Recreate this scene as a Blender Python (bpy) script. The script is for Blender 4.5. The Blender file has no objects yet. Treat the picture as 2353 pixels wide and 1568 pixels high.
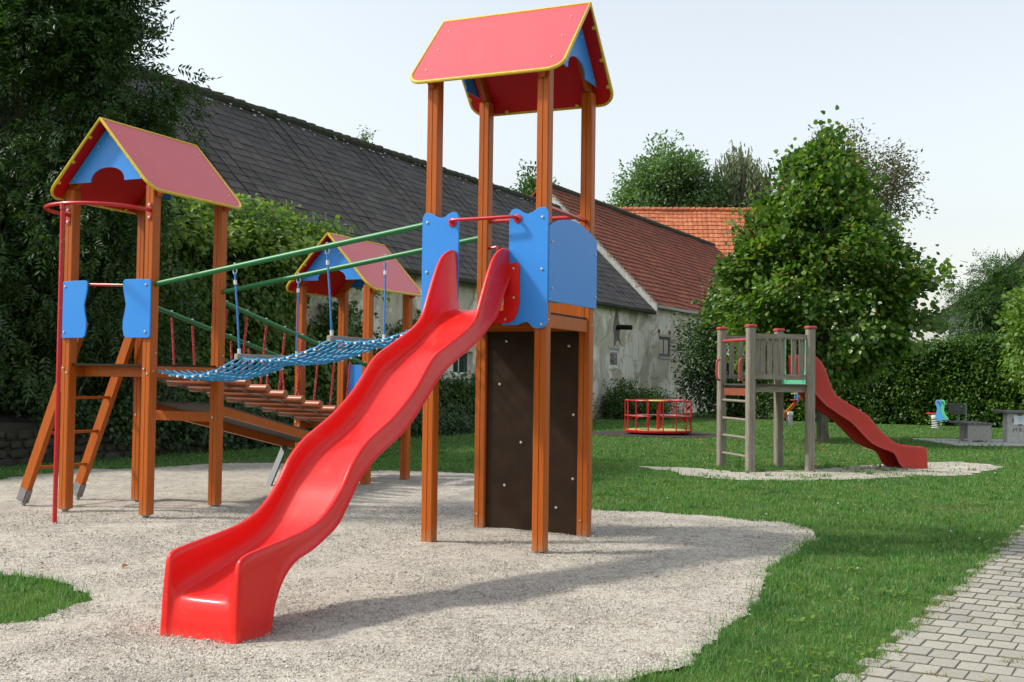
import bpy, math, random
import numpy as np
from mathutils import Vector, Matrix
from mathutils.geometry import delaunay_2d_cdt

R = math.radians
rng = np.random.default_rng(7)
random.seed(7)
scene = bpy.context.scene
col = scene.collection

# ---------------------------------------------------------------- camera, sky, sun, exposure
F_PX, IMG_W = 2655.97, 2353.0
pitch, roll = R(1.909), R(0.765)
fw = Vector((0, math.cos(pitch), math.sin(pitch)))
up0 = Vector((0, -math.sin(pitch), math.cos(pitch)))
rt0 = Vector((1, 0, 0))
rt = math.cos(roll) * rt0 + math.sin(roll) * up0
up = -math.sin(roll) * rt0 + math.cos(roll) * up0
cd = bpy.data.cameras.new('camera')
cd.sensor_fit = 'HORIZONTAL'
cd.sensor_width = 36.0
cd.lens = 36.0 * F_PX / IMG_W
cd.clip_end = 3000
cam = bpy.data.objects.new('camera', cd)
cam.matrix_world = Matrix(((rt.x, up.x, -fw.x, 0), (rt.y, up.y, -fw.y, 0), (rt.z, up.z, -fw.z, 1.6), (0, 0, 0, 1)))
col.objects.link(cam)
scene.camera = cam

SUN_EL = R(44)
SUN_DIR = Vector((-math.cos(SUN_EL), -0.06, math.sin(SUN_EL))).normalized()   # towards the sun
world = bpy.data.worlds.new('World')
scene.world = world
world.use_nodes = True
wn = world.node_tree
wn.nodes.clear()
sky = wn.nodes.new('ShaderNodeTexSky')
sky.sky_type = 'NISHITA'
sky.sun_disc = False
sky.sun_elevation = SUN_EL
sky.sun_rotation = R(-94.8)
sky.altitude = 0
sky.air_density = 1.55
sky.dust_density = 1.8
sky.ozone_density = 3.0
bg = wn.nodes.new('ShaderNodeBackground')
bg.inputs['Strength'].default_value = 0.132
wo = wn.nodes.new('ShaderNodeOutputWorld')
hs = wn.nodes.new('ShaderNodeHueSaturation')      # thin milky haze: the blue is washed out evenly all over the sky
hs.inputs['Saturation'].default_value = 0.36
wn.links.new(sky.outputs[0], hs.inputs['Color'])
wn.links.new(hs.outputs[0], bg.inputs[0])
wn.links.new(bg.outputs[0], wo.inputs[0])

sd = bpy.data.lights.new('sun', 'SUN')
sd.energy = 2.4
sd.angle = R(4.5)
sd.color = (1.0, 0.94, 0.85)
sun = bpy.data.objects.new('sun', sd)
sun.rotation_euler = SUN_DIR.to_track_quat('Z', 'Y').to_euler()
sun.location = SUN_DIR * 60
col.objects.link(sun)

scene.view_settings.view_transform = 'Standard'
scene.view_settings.look = 'None'
scene.view_settings.exposure = 0.74
scene.view_settings.gamma = 1.0
scene.view_settings.use_curve_mapping = False

# ---------------------------------------------------------------- helpers
def N(nt, kind, **kw):
    n = nt.nodes.new(kind)
    for k, v in kw.items():
        setattr(n, k, v)
    return n

def newmat(name):
    m = bpy.data.materials.new(name)
    m.use_nodes = True
    nt = m.node_tree
    return m, nt, nt.nodes['Principled BSDF']

def ramp(nt, stops, interp='LINEAR'):
    r = N(nt, 'ShaderNodeValToRGB')
    r.color_ramp.interpolation = interp
    e = r.color_ramp.elements
    while len(e) < len(stops):
        e.new(0.5)
    for i, (p, c) in enumerate(stops):
        e[i].position = p
        e[i].color = (c[0], c[1], c[2], 1)
    return r

def coords(nt, scale=(1, 1, 1), kind='Object'):
    t = N(nt, 'ShaderNodeTexCoord')
    mp = N(nt, 'ShaderNodeMapping')
    mp.inputs['Scale'].default_value = scale
    nt.links.new(t.outputs[kind], mp.inputs[0])
    return mp.outputs[0]

def noise(nt, vec, scale, detail=4, rough=.55, dist=0):
    n = N(nt, 'ShaderNodeTexNoise')
    n.inputs['Scale'].default_value = scale
    n.inputs['Detail'].default_value = detail
    n.inputs['Roughness'].default_value = rough
    n.inputs['Distortion'].default_value = dist
    if vec is not None:
        nt.links.new(vec, n.inputs['Vector'])
    return n.outputs[0]

def mix(nt, fac, a, b, mode='MIX'):
    m = N(nt, 'ShaderNodeMix', data_type='RGBA', blend_type=mode)
    for i, v in ((0, fac), (6, a), (7, b)):
        if hasattr(v, 'is_output'):
            nt.links.new(v, m.inputs[i])
        elif isinstance(v, (int, float)):
            m.inputs[i].default_value = v
        else:
            m.inputs[i].default_value = (v[0], v[1], v[2], 1)
    return m.outputs[2]

def bump(nt, bsdf, h, dist=.01, strength=.5):
    b = N(nt, 'ShaderNodeBump')
    b.inputs['Distance'].default_value = dist
    b.inputs['Strength'].default_value = strength
    nt.links.new(h, b.inputs['Height'])
    nt.links.new(b.outputs[0], bsdf.inputs['Normal'])

def M(name, c, rough=.5, spec=.5, metal=0, c2=None, scale=6, stretch=(1, 1, 1), detail=5, coat=0, bmp=0, bdist=.003, lo=.35, hi=.7, rvar=0):
    m, nt, b = newmat(name)
    b.inputs['Base Color'].default_value = (*c, 1)
    b.inputs['Roughness'].default_value = rough
    b.inputs['Specular IOR Level'].default_value = spec
    b.inputs['Metallic'].default_value = metal
    b.inputs['Coat Weight'].default_value = coat
    b.inputs['Coat Roughness'].default_value = .12
    if c2 is not None:
        v = coords(nt, stretch)
        n = noise(nt, v, scale, detail)
        r = ramp(nt, [(lo, c), (hi, c2)])
        nt.links.new(n, r.inputs[0])
        nt.links.new(r.outputs[0], b.inputs['Base Color'])
        if bmp:
            bump(nt, b, n, bdist, bmp)
        if rvar:
            mr = N(nt, 'ShaderNodeMapRange')
            mr.inputs[3].default_value = rough - rvar
            mr.inputs[4].default_value = rough + rvar
            nt.links.new(n, mr.inputs[0])
            nt.links.new(mr.outputs[0], b.inputs['Roughness'])
    return m

def leafmat(name, stops, trans=.35, rough=.45, spec=.35, patch=0):
    m, nt, b = newmat(name)
    g = N(nt, 'ShaderNodeNewGeometry')
    r = ramp(nt, stops)
    nt.links.new(g.outputs['Random Per Island'], r.inputs[0])
    c = r.outputs[0]
    if patch:
        pn = noise(nt, coords(nt), patch, 2)
        rp = ramp(nt, [(.3, (.62, .66, .6)), (.7, (1.25, 1.2, 1.05))])
        nt.links.new(pn, rp.inputs[0])
        c = mix(nt, 1.0, c, rp.outputs[0], 'MULTIPLY')
    nt.links.new(c, b.inputs['Base Color'])
    b.inputs['Roughness'].default_value = rough
    b.inputs['Specular IOR Level'].default_value = spec
    t = N(nt, 'ShaderNodeBsdfTranslucent')
    tc = mix(nt, 1.0, c, (1.35, 1.45, .5), 'MULTIPLY')
    nt.links.new(tc, t.inputs[0])
    ms = N(nt, 'ShaderNodeMixShader')
    ms.inputs[0].default_value = trans
    out = nt.nodes['Material Output']
    nt.links.new(b.outputs[0], ms.inputs[1])
    nt.links.new(t.outputs[0], ms.inputs[2])
    nt.links.new(ms.outputs[0], out.inputs[0])
    return m

def sm(t):
    t = np.clip(t, 0, 1)
    return t * t * (3 - 2 * t)

def gz(x, y):
    return -.05 + .095 * sm((np.asarray(y, float) - 7) / 7) + 0 * np.asarray(x, float)

class MB:
    def __init__(s):
        s.v = []; s.f = []; s.n = 0
    def add(s, vs, fs):
        vs = np.asarray(vs, float)
        s.v.append(vs)
        s.f += [tuple(i + s.n for i in f) for f in fs]
        s.n += len(vs)
        return s
    def box(s, x0, x1, y0, y1, z0, z1):
        return s.add([(x, y, z) for z in (z0, z1) for y in (y0, y1) for x in (x0, x1)],
                     [(0, 2, 3, 1), (4, 5, 7, 6), (0, 1, 5, 4), (2, 6, 7, 3), (0, 4, 6, 2), (1, 3, 7, 5)])
    def cbox(s, x0, x1, y0, y1, z0, z1, b=.01):
        # box with chamfered vertical edges and top rim
        o = [(x0 + b, y0), (x1 - b, y0), (x1, y0 + b), (x1, y1 - b), (x1 - b, y1), (x0 + b, y1), (x0, y1 - b), (x0, y0 + b)]
        cx, cy = (x0 + x1) / 2, (y0 + y1) / 2
        k = lambda q, f: (cx + (q[0] - cx) * f[0], cy + (q[1] - cy) * f[1])
        f2 = (1 - 2 * b / (x1 - x0), 1 - 2 * b / (y1 - y0))
        vs = [(*q, z0) for q in o] + [(*q, z1 - b) for q in o] + [(*k(q, f2), z1) for q in o]
        fs = [(i, (i + 1) % 8, 8 + (i + 1) % 8, 8 + i) for i in range(8)] + [(8 + i, 8 + (i + 1) % 8, 16 + (i + 1) % 8, 16 + i) for i in range(8)]
        fs += [tuple(range(7, -1, -1)), tuple(range(16, 24))]
        return s.add(vs, fs)
    def bar(s, p, q, w, h, upv=(0, 0, 1)):
        p = np.array(p, float); q = np.array(q, float)
        d = (q - p) / np.linalg.norm(q - p)
        sd = np.cross(d, np.array(upv, float)); sd /= np.linalg.norm(sd)
        u = np.cross(sd, d)
        vs = [e + sd * a * w / 2 + u * b * h / 2 for e in (p, q) for b in (-1, 1) for a in (-1, 1)]
        return s.add(vs, [(0, 1, 3, 2), (4, 6, 7, 5), (0, 4, 5, 1), (2, 3, 7, 6), (0, 2, 6, 4), (1, 5, 7, 3)])
    def tube(s, path, r, n=10, closed=False, caps=True):
        P = np.array(path, float); k = len(P)
        rr = np.full(k, r, float) if np.isscalar(r) else np.array(r, float)
        T = np.zeros_like(P)
        if closed:
            T = np.roll(P, -1, 0) - np.roll(P, 1, 0)
        else:
            T[1:-1] = P[2:] - P[:-2]; T[0] = P[1] - P[0]; T[-1] = P[-1] - P[-2]
        T /= np.linalg.norm(T, axis=1)[:, None] + 1e-12
        ref = np.array((0, 0, 1.)) if abs(T[0][2]) < .9 else np.array((1., 0, 0))
        u = np.cross(T[0], ref); u /= np.linalg.norm(u)
        vs = []
        for i in range(k):
            u = u - T[i] * (u @ T[i]); u /= np.linalg.norm(u) + 1e-12
            w = np.cross(T[i], u)
            for j in range(n):
                a = 2 * math.pi * j / n
                vs.append(P[i] + rr[i] * (math.cos(a) * u + math.sin(a) * w))
        fs = []
        for i in range(k if closed else k - 1):
            i2 = (i + 1) % k
            for j in range(n):
                j2 = (j + 1) % n
                fs.append((i * n + j, i * n + j2, i2 * n + j2, i2 * n + j))
        if caps and not closed:
            fs.append(tuple(range(n - 1, -1, -1)))
            fs.append(tuple((k - 1) * n + j for j in range(n)))
        return s.add(vs, fs)
    def prism(s, poly, o, ex, ey, ez):
        o = np.array(o, float); ex = np.array(ex, float); ey = np.array(ey, float); ez = np.array(ez, float)
        k = len(poly)
        vs = [o + ex * a + ey * b for a, b in poly] + [o + ex * a + ey * b + ez for a, b in poly]
        fs = [tuple(range(k - 1, -1, -1)), tuple(range(k, 2 * k))] + [(i, (i + 1) % k, k + (i + 1) % k, k + i) for i in range(k)]
        return s.add(vs, fs)
    def lathe(s, prof, n=24, c=(0, 0, 0)):
        vs = []; k = len(prof)
        for j in range(n):
            a = 2 * math.pi * j / n
            for r, z in prof:
                vs.append((c[0] + r * math.cos(a), c[1] + r * math.sin(a), c[2] + z))
        fs = [(j * k + i, ((j + 1) % n) * k + i, ((j + 1) % n) * k + i + 1, j * k + i + 1) for j in range(n) for i in range(k - 1)]
        fs.append(tuple(j * k for j in range(n - 1, -1, -1)))
        fs.append(tuple(j * k + k - 1 for j in range(n)))
        return s.add(vs, fs)
    def ball(s, c, r, n=8, m=5, sc=(1, 1, 1)):
        prof = [(r * math.sin(math.pi * (i + .35) / (m - .3)), -r * math.cos(math.pi * (i + .35) / (m - .3))) for i in range(m)]
        vs0 = s.n
        s.lathe(prof, n)
        s.v[-1] = s.v[-1] * np.array(sc) + np.array(c)
        return s
    def mesh(s, name, mat, smooth=False):
        me = bpy.data.meshes.new(name)
        me.from_pydata(np.concatenate(s.v).tolist(), [], s.f)
        me.materials.append(mat)
        if smooth:
            me.polygons.foreach_set('use_smooth', np.ones(len(me.polygons), bool))
            me.set_sharp_from_angle(angle=R(38))
        me.update()
        return me
    def build(s, name, mat, parent=None, smooth=False):
        return link(name, s.mesh(name, mat, smooth), parent)

def link(name, me, parent=None, loc=None, mw=None):
    o = bpy.data.objects.new(name, me)
    col.objects.link(o)
    if parent is not None:
        o.parent = parent
    if mw is not None:
        o.matrix_basis = mw
    elif loc is not None:
        o.location = loc
    return o

def fastmesh(name, V, F, mat, smooth=False):
    me = bpy.data.meshes.new(name)
    V = np.ascontiguousarray(V, np.float32).reshape(-1, 3)
    k = F.shape[1]; nf = len(F)
    me.vertices.add(len(V)); me.vertices.foreach_set('co', V.ravel())
    me.loops.add(nf * k); me.loops.foreach_set('vertex_index', np.ascontiguousarray(F, np.int32).ravel())
    me.polygons.add(nf)
    me.polygons.foreach_set('loop_start', np.arange(0, nf * k, k, dtype=np.int32))
    me.polygons.foreach_set('loop_total', np.full(nf, k, np.int32))
    if smooth:
        me.polygons.foreach_set('use_smooth', np.ones(nf, bool))
    me.update(calc_edges=True)
    me.materials.append(mat)
    return me

def tag(o, label=None, cat=None, group=None, kind=None):
    if label: o['label'] = label
    if cat: o['category'] = cat
    if group: o['group'] = group
    if kind: o['kind'] = kind
    return o

def thing(name, label, cat, loc=(0, 0, 0), rz=0, group=None):
    o = bpy.data.objects.new(name, None)
    o.empty_display_size = .2
    col.objects.link(o)
    o.location = loc; o.rotation_euler = (0, 0, rz)
    return tag(o, label, cat, group)

def unit(v):
    return v / (np.linalg.norm(v, axis=-1, keepdims=True) + 1e-9)

# leaf templates: x along the leaf, y across, z fold
TM = {
    'leaf': (np.array([(0, 0, 0), (.45, -.5, .12), (1, 0, 0), (.45, .5, .12)]), np.array([(0, 1, 2), (0, 2, 3)])),
    'heart': (np.array([(0, 0, 0), (.22, -.5, .1), (.62, -.42, .1), (1, 0, -.05), (.62, .42, .1), (.22, .5, .1)]), np.array([(0, 1, 2, 3), (0, 3, 4, 5)])),
    'ivy': (np.array([(0, 0, 0), (.3, -.55, .08), (.55, -.3, .06), (1, 0, -.08), (.55, .3, .06), (.3, .55, .08)]), np.array([(0, 1, 2, 3), (0, 3, 4, 5)])),
}

def leafmesh(name, P, D, Nn, L, W, mat, tm='leaf'):
    t, f = TM[tm]
    n = len(P); k = len(t)
    D = unit(D); S = unit(np.cross(Nn, D)); Nn = unit(np.cross(D, S))
    L = np.broadcast_to(np.asarray(L, float), (n,))[:, None, None]
    W = np.broadcast_to(np.asarray(W, float), (n,))[:, None, None]
    V = P[:, None] + D[:, None] * (t[None, :, :1] * L) + S[:, None] * (t[None, :, 1:2] * W) + Nn[:, None] * (t[None, :, 2:] * L)
    F = (f[None] + (np.arange(n) * k)[:, None, None]).reshape(-1, f.shape[1])
    return fastmesh(name, V, F, mat)

def rdir(n, r=rng):
    return unit(r.normal(size=(n, 3)))

def branch_tubes(mb, base, tips, r0, r1, seg=6, wob=.12):
    for tip in tips:
        b = np.array(base, float); t = np.array(tip, float)
        pts = []
        for i in range(seg + 1):
            s = i / seg
            p = b + (t - b) * s
            p[2] += .25 * np.linalg.norm(t - b) * s * (1 - s)
            if 0 < i < seg:
                p += rng.normal(size=3) * wob * np.linalg.norm(t - b) / seg
            pts.append(p)
        mb.tube(pts, np.linspace(r0, r1, seg + 1), 6)

# ---------------------------------------------------------------- materials
WOOD = M('glazed_pine', (.44, .100, .006), .45, .28, c2=(.33, .070, .005), scale=7, stretch=(5, 5, .3), detail=5, bmp=.12, bdist=.001, lo=.35, hi=.8)
LOGW = M('glazed_log', (.36, .105, .035), .4, .5, c2=(.25, .066, .02), scale=9, stretch=(.4, 5, 5), detail=5, bmp=.2, bdist=.002)
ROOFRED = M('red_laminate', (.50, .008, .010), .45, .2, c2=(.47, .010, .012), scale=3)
ROOFTOP = M('faded_sheen_red_laminate', (.66, .070, .080), .32, .8, c2=(.62, .062, .072), scale=2.2)  # faded red, with the sky's pale sheen mixed into the colour
BLUE = M('blue_laminate', (.026, .235, .70), .40, .35, c2=(.030, .248, .72), scale=3)
YELLOW = M('yellow_trim', (.72, .50, .035), .4, .5, c2=(.60, .42, .03), scale=14)
GREENP = M('green_paint', (.008, .16, .038), .40, .5)
REDP = M('red_paint', (.50, .012, .014), .3, .5, coat=.2)
def pole_paint():
    m, nt, b = newmat('chipped_red_paint')
    n = noise(nt, coords(nt, (1, 1, .5)), 26, 3, .6)
    r = ramp(nt, [(.69, (.50, .012, .012)), (.72, (.55, .50, .46))])
    nt.links.new(n, r.inputs[0]); nt.links.new(r.outputs[0], b.inputs['Base Color'])
    b.inputs['Roughness'].default_value = .35
    return m
POLE = pole_paint()
SLIDE = M('slide_gelcoat', (.70, .010, .007), .38, .28, coat=.22, c2=(.66, .012, .008), scale=2)
def wear(m, scale, stretch, amt, tint, lo=.55, hi=.72):
    nt = m.node_tree; b = nt.nodes['Principled BSDF']
    src = b.inputs['Base Color'].links[0].from_socket
    n = noise(nt, coords(nt, stretch), scale, 7, .7, .4)
    r = ramp(nt, [(lo, (0, 0, 0)), (hi, (amt,) * 3)]); nt.links.new(n, r.inputs[0])
    nt.links.new(mix(nt, r.outputs[0], src, tint), b.inputs['Base Color'])
    return m
def foot_dirt(m, z0, z1, tint, amt):
    # splashed dust low down, broken up by noise
    nt = m.node_tree; b = nt.nodes['Principled BSDF']
    src = b.inputs['Base Color'].links[0].from_socket
    g = N(nt, 'ShaderNodeNewGeometry'); sp = N(nt, 'ShaderNodeSeparateXYZ'); nt.links.new(g.outputs['Position'], sp.inputs[0])
    mr = N(nt, 'ShaderNodeMapRange'); mr.inputs[1].default_value = z0; mr.inputs[2].default_value = z1; mr.inputs[3].default_value = 1; mr.inputs[4].default_value = 0
    nt.links.new(sp.outputs[2], mr.inputs[0])
    n = noise(nt, g.outputs['Position'], 24, 6, .7)
    mu = N(nt, 'ShaderNodeMath', operation='MULTIPLY'); nt.links.new(mr.outputs[0], mu.inputs[0]); nt.links.new(n, mu.inputs[1])
    r = ramp(nt, [(.22, (0, 0, 0)), (.6, (amt,) * 3)]); nt.links.new(mu.outputs[0], r.inputs[0])
    nt.links.new(mix(nt, r.outputs[0], src, tint), b.inputs['Base Color'])
wear(SLIDE, 3.5, (3, .55, 3), .16, (.72, .20, .16)); wear(SLIDE, 60, (1.2, .12, .6), .10, (.75, .40, .34), .62, .74)
foot_dirt(SLIDE, -.06, .08, (.50, .30, .24), .22)
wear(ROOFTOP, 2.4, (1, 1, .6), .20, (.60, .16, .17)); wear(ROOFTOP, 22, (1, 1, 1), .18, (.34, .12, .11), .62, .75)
wear(BLUE, 6, (3, 3, .35), .14, (.08, .30, .66)); wear(BLUE, 30, (1, 1, 1), .12, (.05, .14, .34), .64, .76)
wear(WOOD, 5.5, (1, 1, .8), .35, (.15, .032, .004), .66, .76); wear(WOOD, 3, (1, 1, .25), .18, (.44, .14, .02), .55, .75)
foot_dirt(WOOD, .04, .30, (.36, .24, .14), .5)
wear(YELLOW, 9, (1, 1, 1), .5, (.30, .22, .05), .58, .72)
OLDSLIDE = M('faded_red_fibreglass', (.50, .030, .018), .45, .4, c2=(.42, .03, .02), scale=3)
STEEL = M('zinc_steel', (.55, .55, .53), .38, .5, metal=.85)
GALV = M('galvanised', (.25, .265, .275), .55, .5, metal=.35, c2=(.19, .20, .21), scale=20)
DARKPLY = M('film_faced_plywood', (.024, .012, .005), .6, .2, c2=(.036, .019, .008), scale=5, detail=3)
GREYPLY = M('weathered_plywood', (.085, .075, .06), .75, .3, c2=(.05, .045, .036), scale=8, stretch=(.5, 3, 3))
ROPE = M('blue_rope', (.022, .22, .47), .6, .3, c2=(.07, .36, .64), scale=60)
ROPED = M('blue_hanger_rope', (.03, .15, .45), .55, .4, c2=(.07, .25, .6), scale=70)
FERR = M('white_ferrule', (.68, .70, .68), .45, .5)
CABLE = M('grey_cable', (.24, .24, .23), .5, .5, c2=(.10, .10, .10), scale=70)
GREYWOOD = M('weathered_timber', (.29, .262, .215), .85, .25, c2=(.16, .142, .112), scale=9, stretch=(5, 5, .35), detail=7, bmp=.5, bdist=.003)
SLATW = M('pale_grey_timber', (.36, .34, .29), .85, .25, c2=(.24, .225, .19), scale=9, stretch=(4, .5, 4), detail=6)
GREYWOODX = M('weathered_timber_rail', (.28, .255, .21), .85, .25, c2=(.155, .14, .11), scale=9, stretch=(.5, 4, 4), detail=7, bmp=.5, bdist=.003)
def red_fleck():
    m, nt, b = newmat('red_flecked_rope')
    w = N(nt, 'ShaderNodeTexVoronoi'); w.inputs['Scale'].default_value = 62
    nt.links.new(coords(nt, (1, 1, .6)), w.inputs['Vector'])
    r = ramp(nt, [(.18, (.62, .5, .45)), (.27, (.36, .012, .010))])
    nt.links.new(w.outputs['Distance'], r.inputs[0]); nt.links.new(r.outputs[0], b.inputs['Base Color'])
    b.inputs['Roughness'].default_value = .6
    return m
REDROPE = red_fleck()
REDCAP = M('red_plastic_cap', (.42, .05, .04), .5, .4)
MINT = M('mint_laminate', (.10, .48, .27), .5, .4)
YBOARD = M('yellow_board', (.62, .47, .14), .6, .4, c2=(.5, .38, .12), scale=5)
CONC = M('concrete', (.52, .515, .475), .9, .2, c2=(.38, .375, .345), scale=14, detail=8, bmp=.5)
CONCD = M('exposed_aggregate', (.46, .44, .40), .95, .2, c2=(.20, .19, .165), scale=30, detail=8, bmp=.8)
DKWOOD = M('grey_slats', (.19, .19, .19), .8, .3, c2=(.10, .10, .10), scale=20, stretch=(1, 8, 8))
RUBBER = M('safety_rubber_mat', (.045, .033, .034), .95, .2, c2=(.065, .05, .05), scale=60)
WHITEP = M('white_paint', (.75, .75, .73), .5, .4)
CYAN = M('cyan_blue_panel', (.06, .30, .62), .4, .5)
BRK = M('brick_red', (.30, .085, .05), .9, .2, c2=(.22, .06, .04), scale=12)
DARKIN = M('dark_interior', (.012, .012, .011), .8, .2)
BARK = M('bark', (.17, .155, .12), .95, .2, c2=(.075, .068, .055), scale=14, stretch=(1, 1, .25), detail=7, bmp=.9, bdist=.02)

def glass():
    m, nt, b = newmat('window_glass')
    b.inputs['Base Color'].default_value = (.03, .045, .042, 1)
    b.inputs['Roughness'].default_value = .08
    b.inputs['Specular IOR Level'].default_value = .6
    return m
GLASS = glass()

def gravelmat():
    m, nt, b = newmat('gravel')
    v = coords(nt)
    vo = N(nt, 'ShaderNodeTexVoronoi'); vo.inputs['Scale'].default_value = 98
    nt.links.new(v, vo.inputs['Vector'])
    sep = N(nt, 'ShaderNodeSeparateColor')
    nt.links.new(vo.outputs['Color'], sep.inputs[0])
    r = ramp(nt, [(0, (.18, .165, .14)), (.12, (.34, .32, .28)), (.4, (.455, .43, .375)), (.7, (.525, .495, .435)), (1, (.61, .59, .535))])
    nt.links.new(sep.outputs[0], r.inputs[0])
    big = ramp(nt, [(.3, (.80, .78, .75)), (.62, (1.02, 1.0, .96))])
    nt.links.new(noise(nt, v, 1.3, 4, .6), big.inputs[0])
    c = mix(nt, 1, r.outputs[0], big.outputs[0], 'MULTIPLY')
    mid = ramp(nt, [(.34, (.62, .58, .53)), (.5, (1, 1, 1))])
    nt.links.new(noise(nt, v, 11, 3, .6), mid.inputs[0])
    c = mix(nt, .75, c, mid.outputs[0], 'MULTIPLY')
    nt.links.new(c, b.inputs['Base Color'])
    b.inputs['Roughness'].default_value = .9
    b.inputs['Specular IOR Level'].default_value = .2
    inv = N(nt, 'ShaderNodeMath', operation='SUBTRACT'); inv.inputs[0].default_value = 1
    nt.links.new(vo.outputs['Distance'], inv.inputs[1])
    bump(nt, b, inv.outputs[0], .008, .8)
    return m
GRAVEL = gravelmat()
PEBBLE = leafmat('pebble', [(0, (.18, .165, .14)), (.13, (.335, .315, .275)), (.45, (.465, .438, .383)), (.75, (.535, .505, .445)), (1, (.64, .62, .565))], trans=0, rough=.85, spec=.2)

def turfmat():
    m, nt, b = newmat('turf_soil')
    v = coords(nt)
    r = ramp(nt, [(.3, (.050, .095, .022)), (.5, (.075, .14, .032)), (.72, (.115, .155, .045))])
    nt.links.new(noise(nt, v, 2.2, 6, .65), r.inputs[0])
    f = ramp(nt, [(.3, (.55, .55, .5)), (.7, (1.3, 1.3, 1.2))])
    nt.links.new(noise(nt, v, 55, 3, .7), f.inputs[0])
    c = mix(nt, 1, r.outputs[0], f.outputs[0], 'MULTIPLY')
    nt.links.new(c, b.inputs['Base Color'])
    b.inputs['Roughness'].default_value = 1
    b.inputs['Specular IOR Level'].default_value = .1
    bump(nt, b, noise(nt, v, 40, 3, .7), .03, .8)
    return m
TURF = turfmat()
def grassmat():
    m, nt, b = newmat('grass_blades')
    g = N(nt, 'ShaderNodeNewGeometry')
    r = ramp(nt, [(0, (.052, .150, .036)), (.35, (.082, .212, .050)), (.7, (.122, .275, .073)), (.93, (.18, .31, .105)), (1, (.30, .29, .16))])
    nt.links.new(g.outputs['Random Per Island'], r.inputs[0])
    v = coords(nt)
    p = ramp(nt, [(.30, (.62, .72, .72)), (.5, (1, 1, 1)), (.70, (1.30, 1.12, 1.2))])
    nt.links.new(noise(nt, v, .9, 6, .68), p.inputs[0])
    c = mix(nt, 1, r.outputs[0], p.outputs[0], 'MULTIPLY')
    dry = ramp(nt, [(.56, (0, 0, 0)), (.70, (.7, .7, .7))])
    nt.links.new(noise(nt, v, .55, 5, .65, .6), dry.inputs[0])
    c = mix(nt, dry.outputs[0], c, (.21, .205, .085))
    nt.links.new(c, b.inputs['Base Color'])
    b.inputs['Roughness'].default_value = .5
    b.inputs['Specular IOR Level'].default_value = .3
    t = N(nt, 'ShaderNodeBsdfTranslucent')
    nt.links.new(mix(nt, 1, c, (1.3, 1.35, .5), 'MULTIPLY'), t.inputs[0])
    ms = N(nt, 'ShaderNodeMixShader'); ms.inputs[0].default_value = .35
    nt.links.new(b.outputs[0], ms.inputs[1]); nt.links.new(t.outputs[0], ms.inputs[2])
    nt.links.new(ms.outputs[0], nt.nodes['Material Output'].inputs[0])
    return m
GRASS = grassmat()
DRYGRASS = leafmat('dry_grass', [(0, (.26, .20, .09)), (.4, (.30, .25, .12)), (.75, (.17, .19, .06)), (.9, (.12, .17, .04)), (1, (.30, .17, .10))], .2)

def pavermat():
    m, nt, b = newmat('concrete_paver')
    oi = N(nt, 'ShaderNodeObjectInfo')
    r = ramp(nt, [(0, (.31, .298, .262)), (.45, (.35, .335, .292)), (.75, (.385, .367, .318)), (1, (.275, .27, .25))])
    nt.links.new(oi.outputs['Random'], r.inputs[0])
    v = coords(nt)
    f = ramp(nt, [(.3, (.80, .79, .76)), (.65, (1.06, 1.05, 1.02))])
    nt.links.new(noise(nt, v, 38, 6, .7), f.inputs[0])
    nt.links.new(mix(nt, 1, r.outputs[0], f.outputs[0], 'MULTIPLY'), b.inputs['Base Color'])
    b.inputs['Roughness'].default_value = .9
    b.inputs['Specular IOR Level'].default_value = .2
    bump(nt, b, noise(nt, v, 260, 2, .6), .002, .6)
    return m
PAVER = pavermat()
JOINT = M('joint_sand', (.14, .125, .095), 1, .1, c2=(.07, .068, .045), scale=14)

def plastermat():
    m, nt, b = newmat('peeling_plaster')
    v = coords(nt)
    n1 = noise(nt, v, .55, 8, .62, .8)
    base = ramp(nt, [(.28, (.45, .405, .32)), (.44, (.57, .525, .43)), (.5, (.63, .585, .49)), (.515, (.82, .78, .70)), (.7, (.86, .82, .75))])
    nt.links.new(n1, base.inputs[0])
    n2 = noise(nt, coords(nt, (1.6, 1, .8)), 1.7, 8, .7, .5)
    st = ramp(nt, [(.30, (.50, .48, .42)), (.44, (.95, .94, .91)), (.6, (1.12, 1.11, 1.08))])
    nt.links.new(n2, st.inputs[0])
    c = mix(nt, .85, base.outputs[0], st.outputs[0], 'MULTIPLY')
    cr = N(nt, 'ShaderNodeTexVoronoi', feature='DISTANCE_TO_EDGE'); cr.inputs['Scale'].default_value = .8
    dn = N(nt, 'ShaderNodeTexNoise'); dn.inputs['Scale'].default_value = 1.6; dn.inputs['Detail'].default_value = 6
    nt.links.new(v, dn.inputs['Vector'])
    nt.links.new(mix(nt, .35, v, dn.outputs['Color']), cr.inputs['Vector'])
    cl = ramp(nt, [(.0, (.35, .33, .28)), (.018, (1, 1, 1))])
    nt.links.new(cr.outputs['Distance'], cl.inputs[0])
    c = mix(nt, .55, c, cl.outputs[0], 'MULTIPLY')
    nt.links.new(c, b.inputs['Base Color'])
    b.inputs['Roughness'].default_value = .95
    b.inputs['Specular IOR Level'].default_value = .15
    bump(nt, b, n1, .06, .7)
    return m
PLASTER = plastermat()

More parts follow.
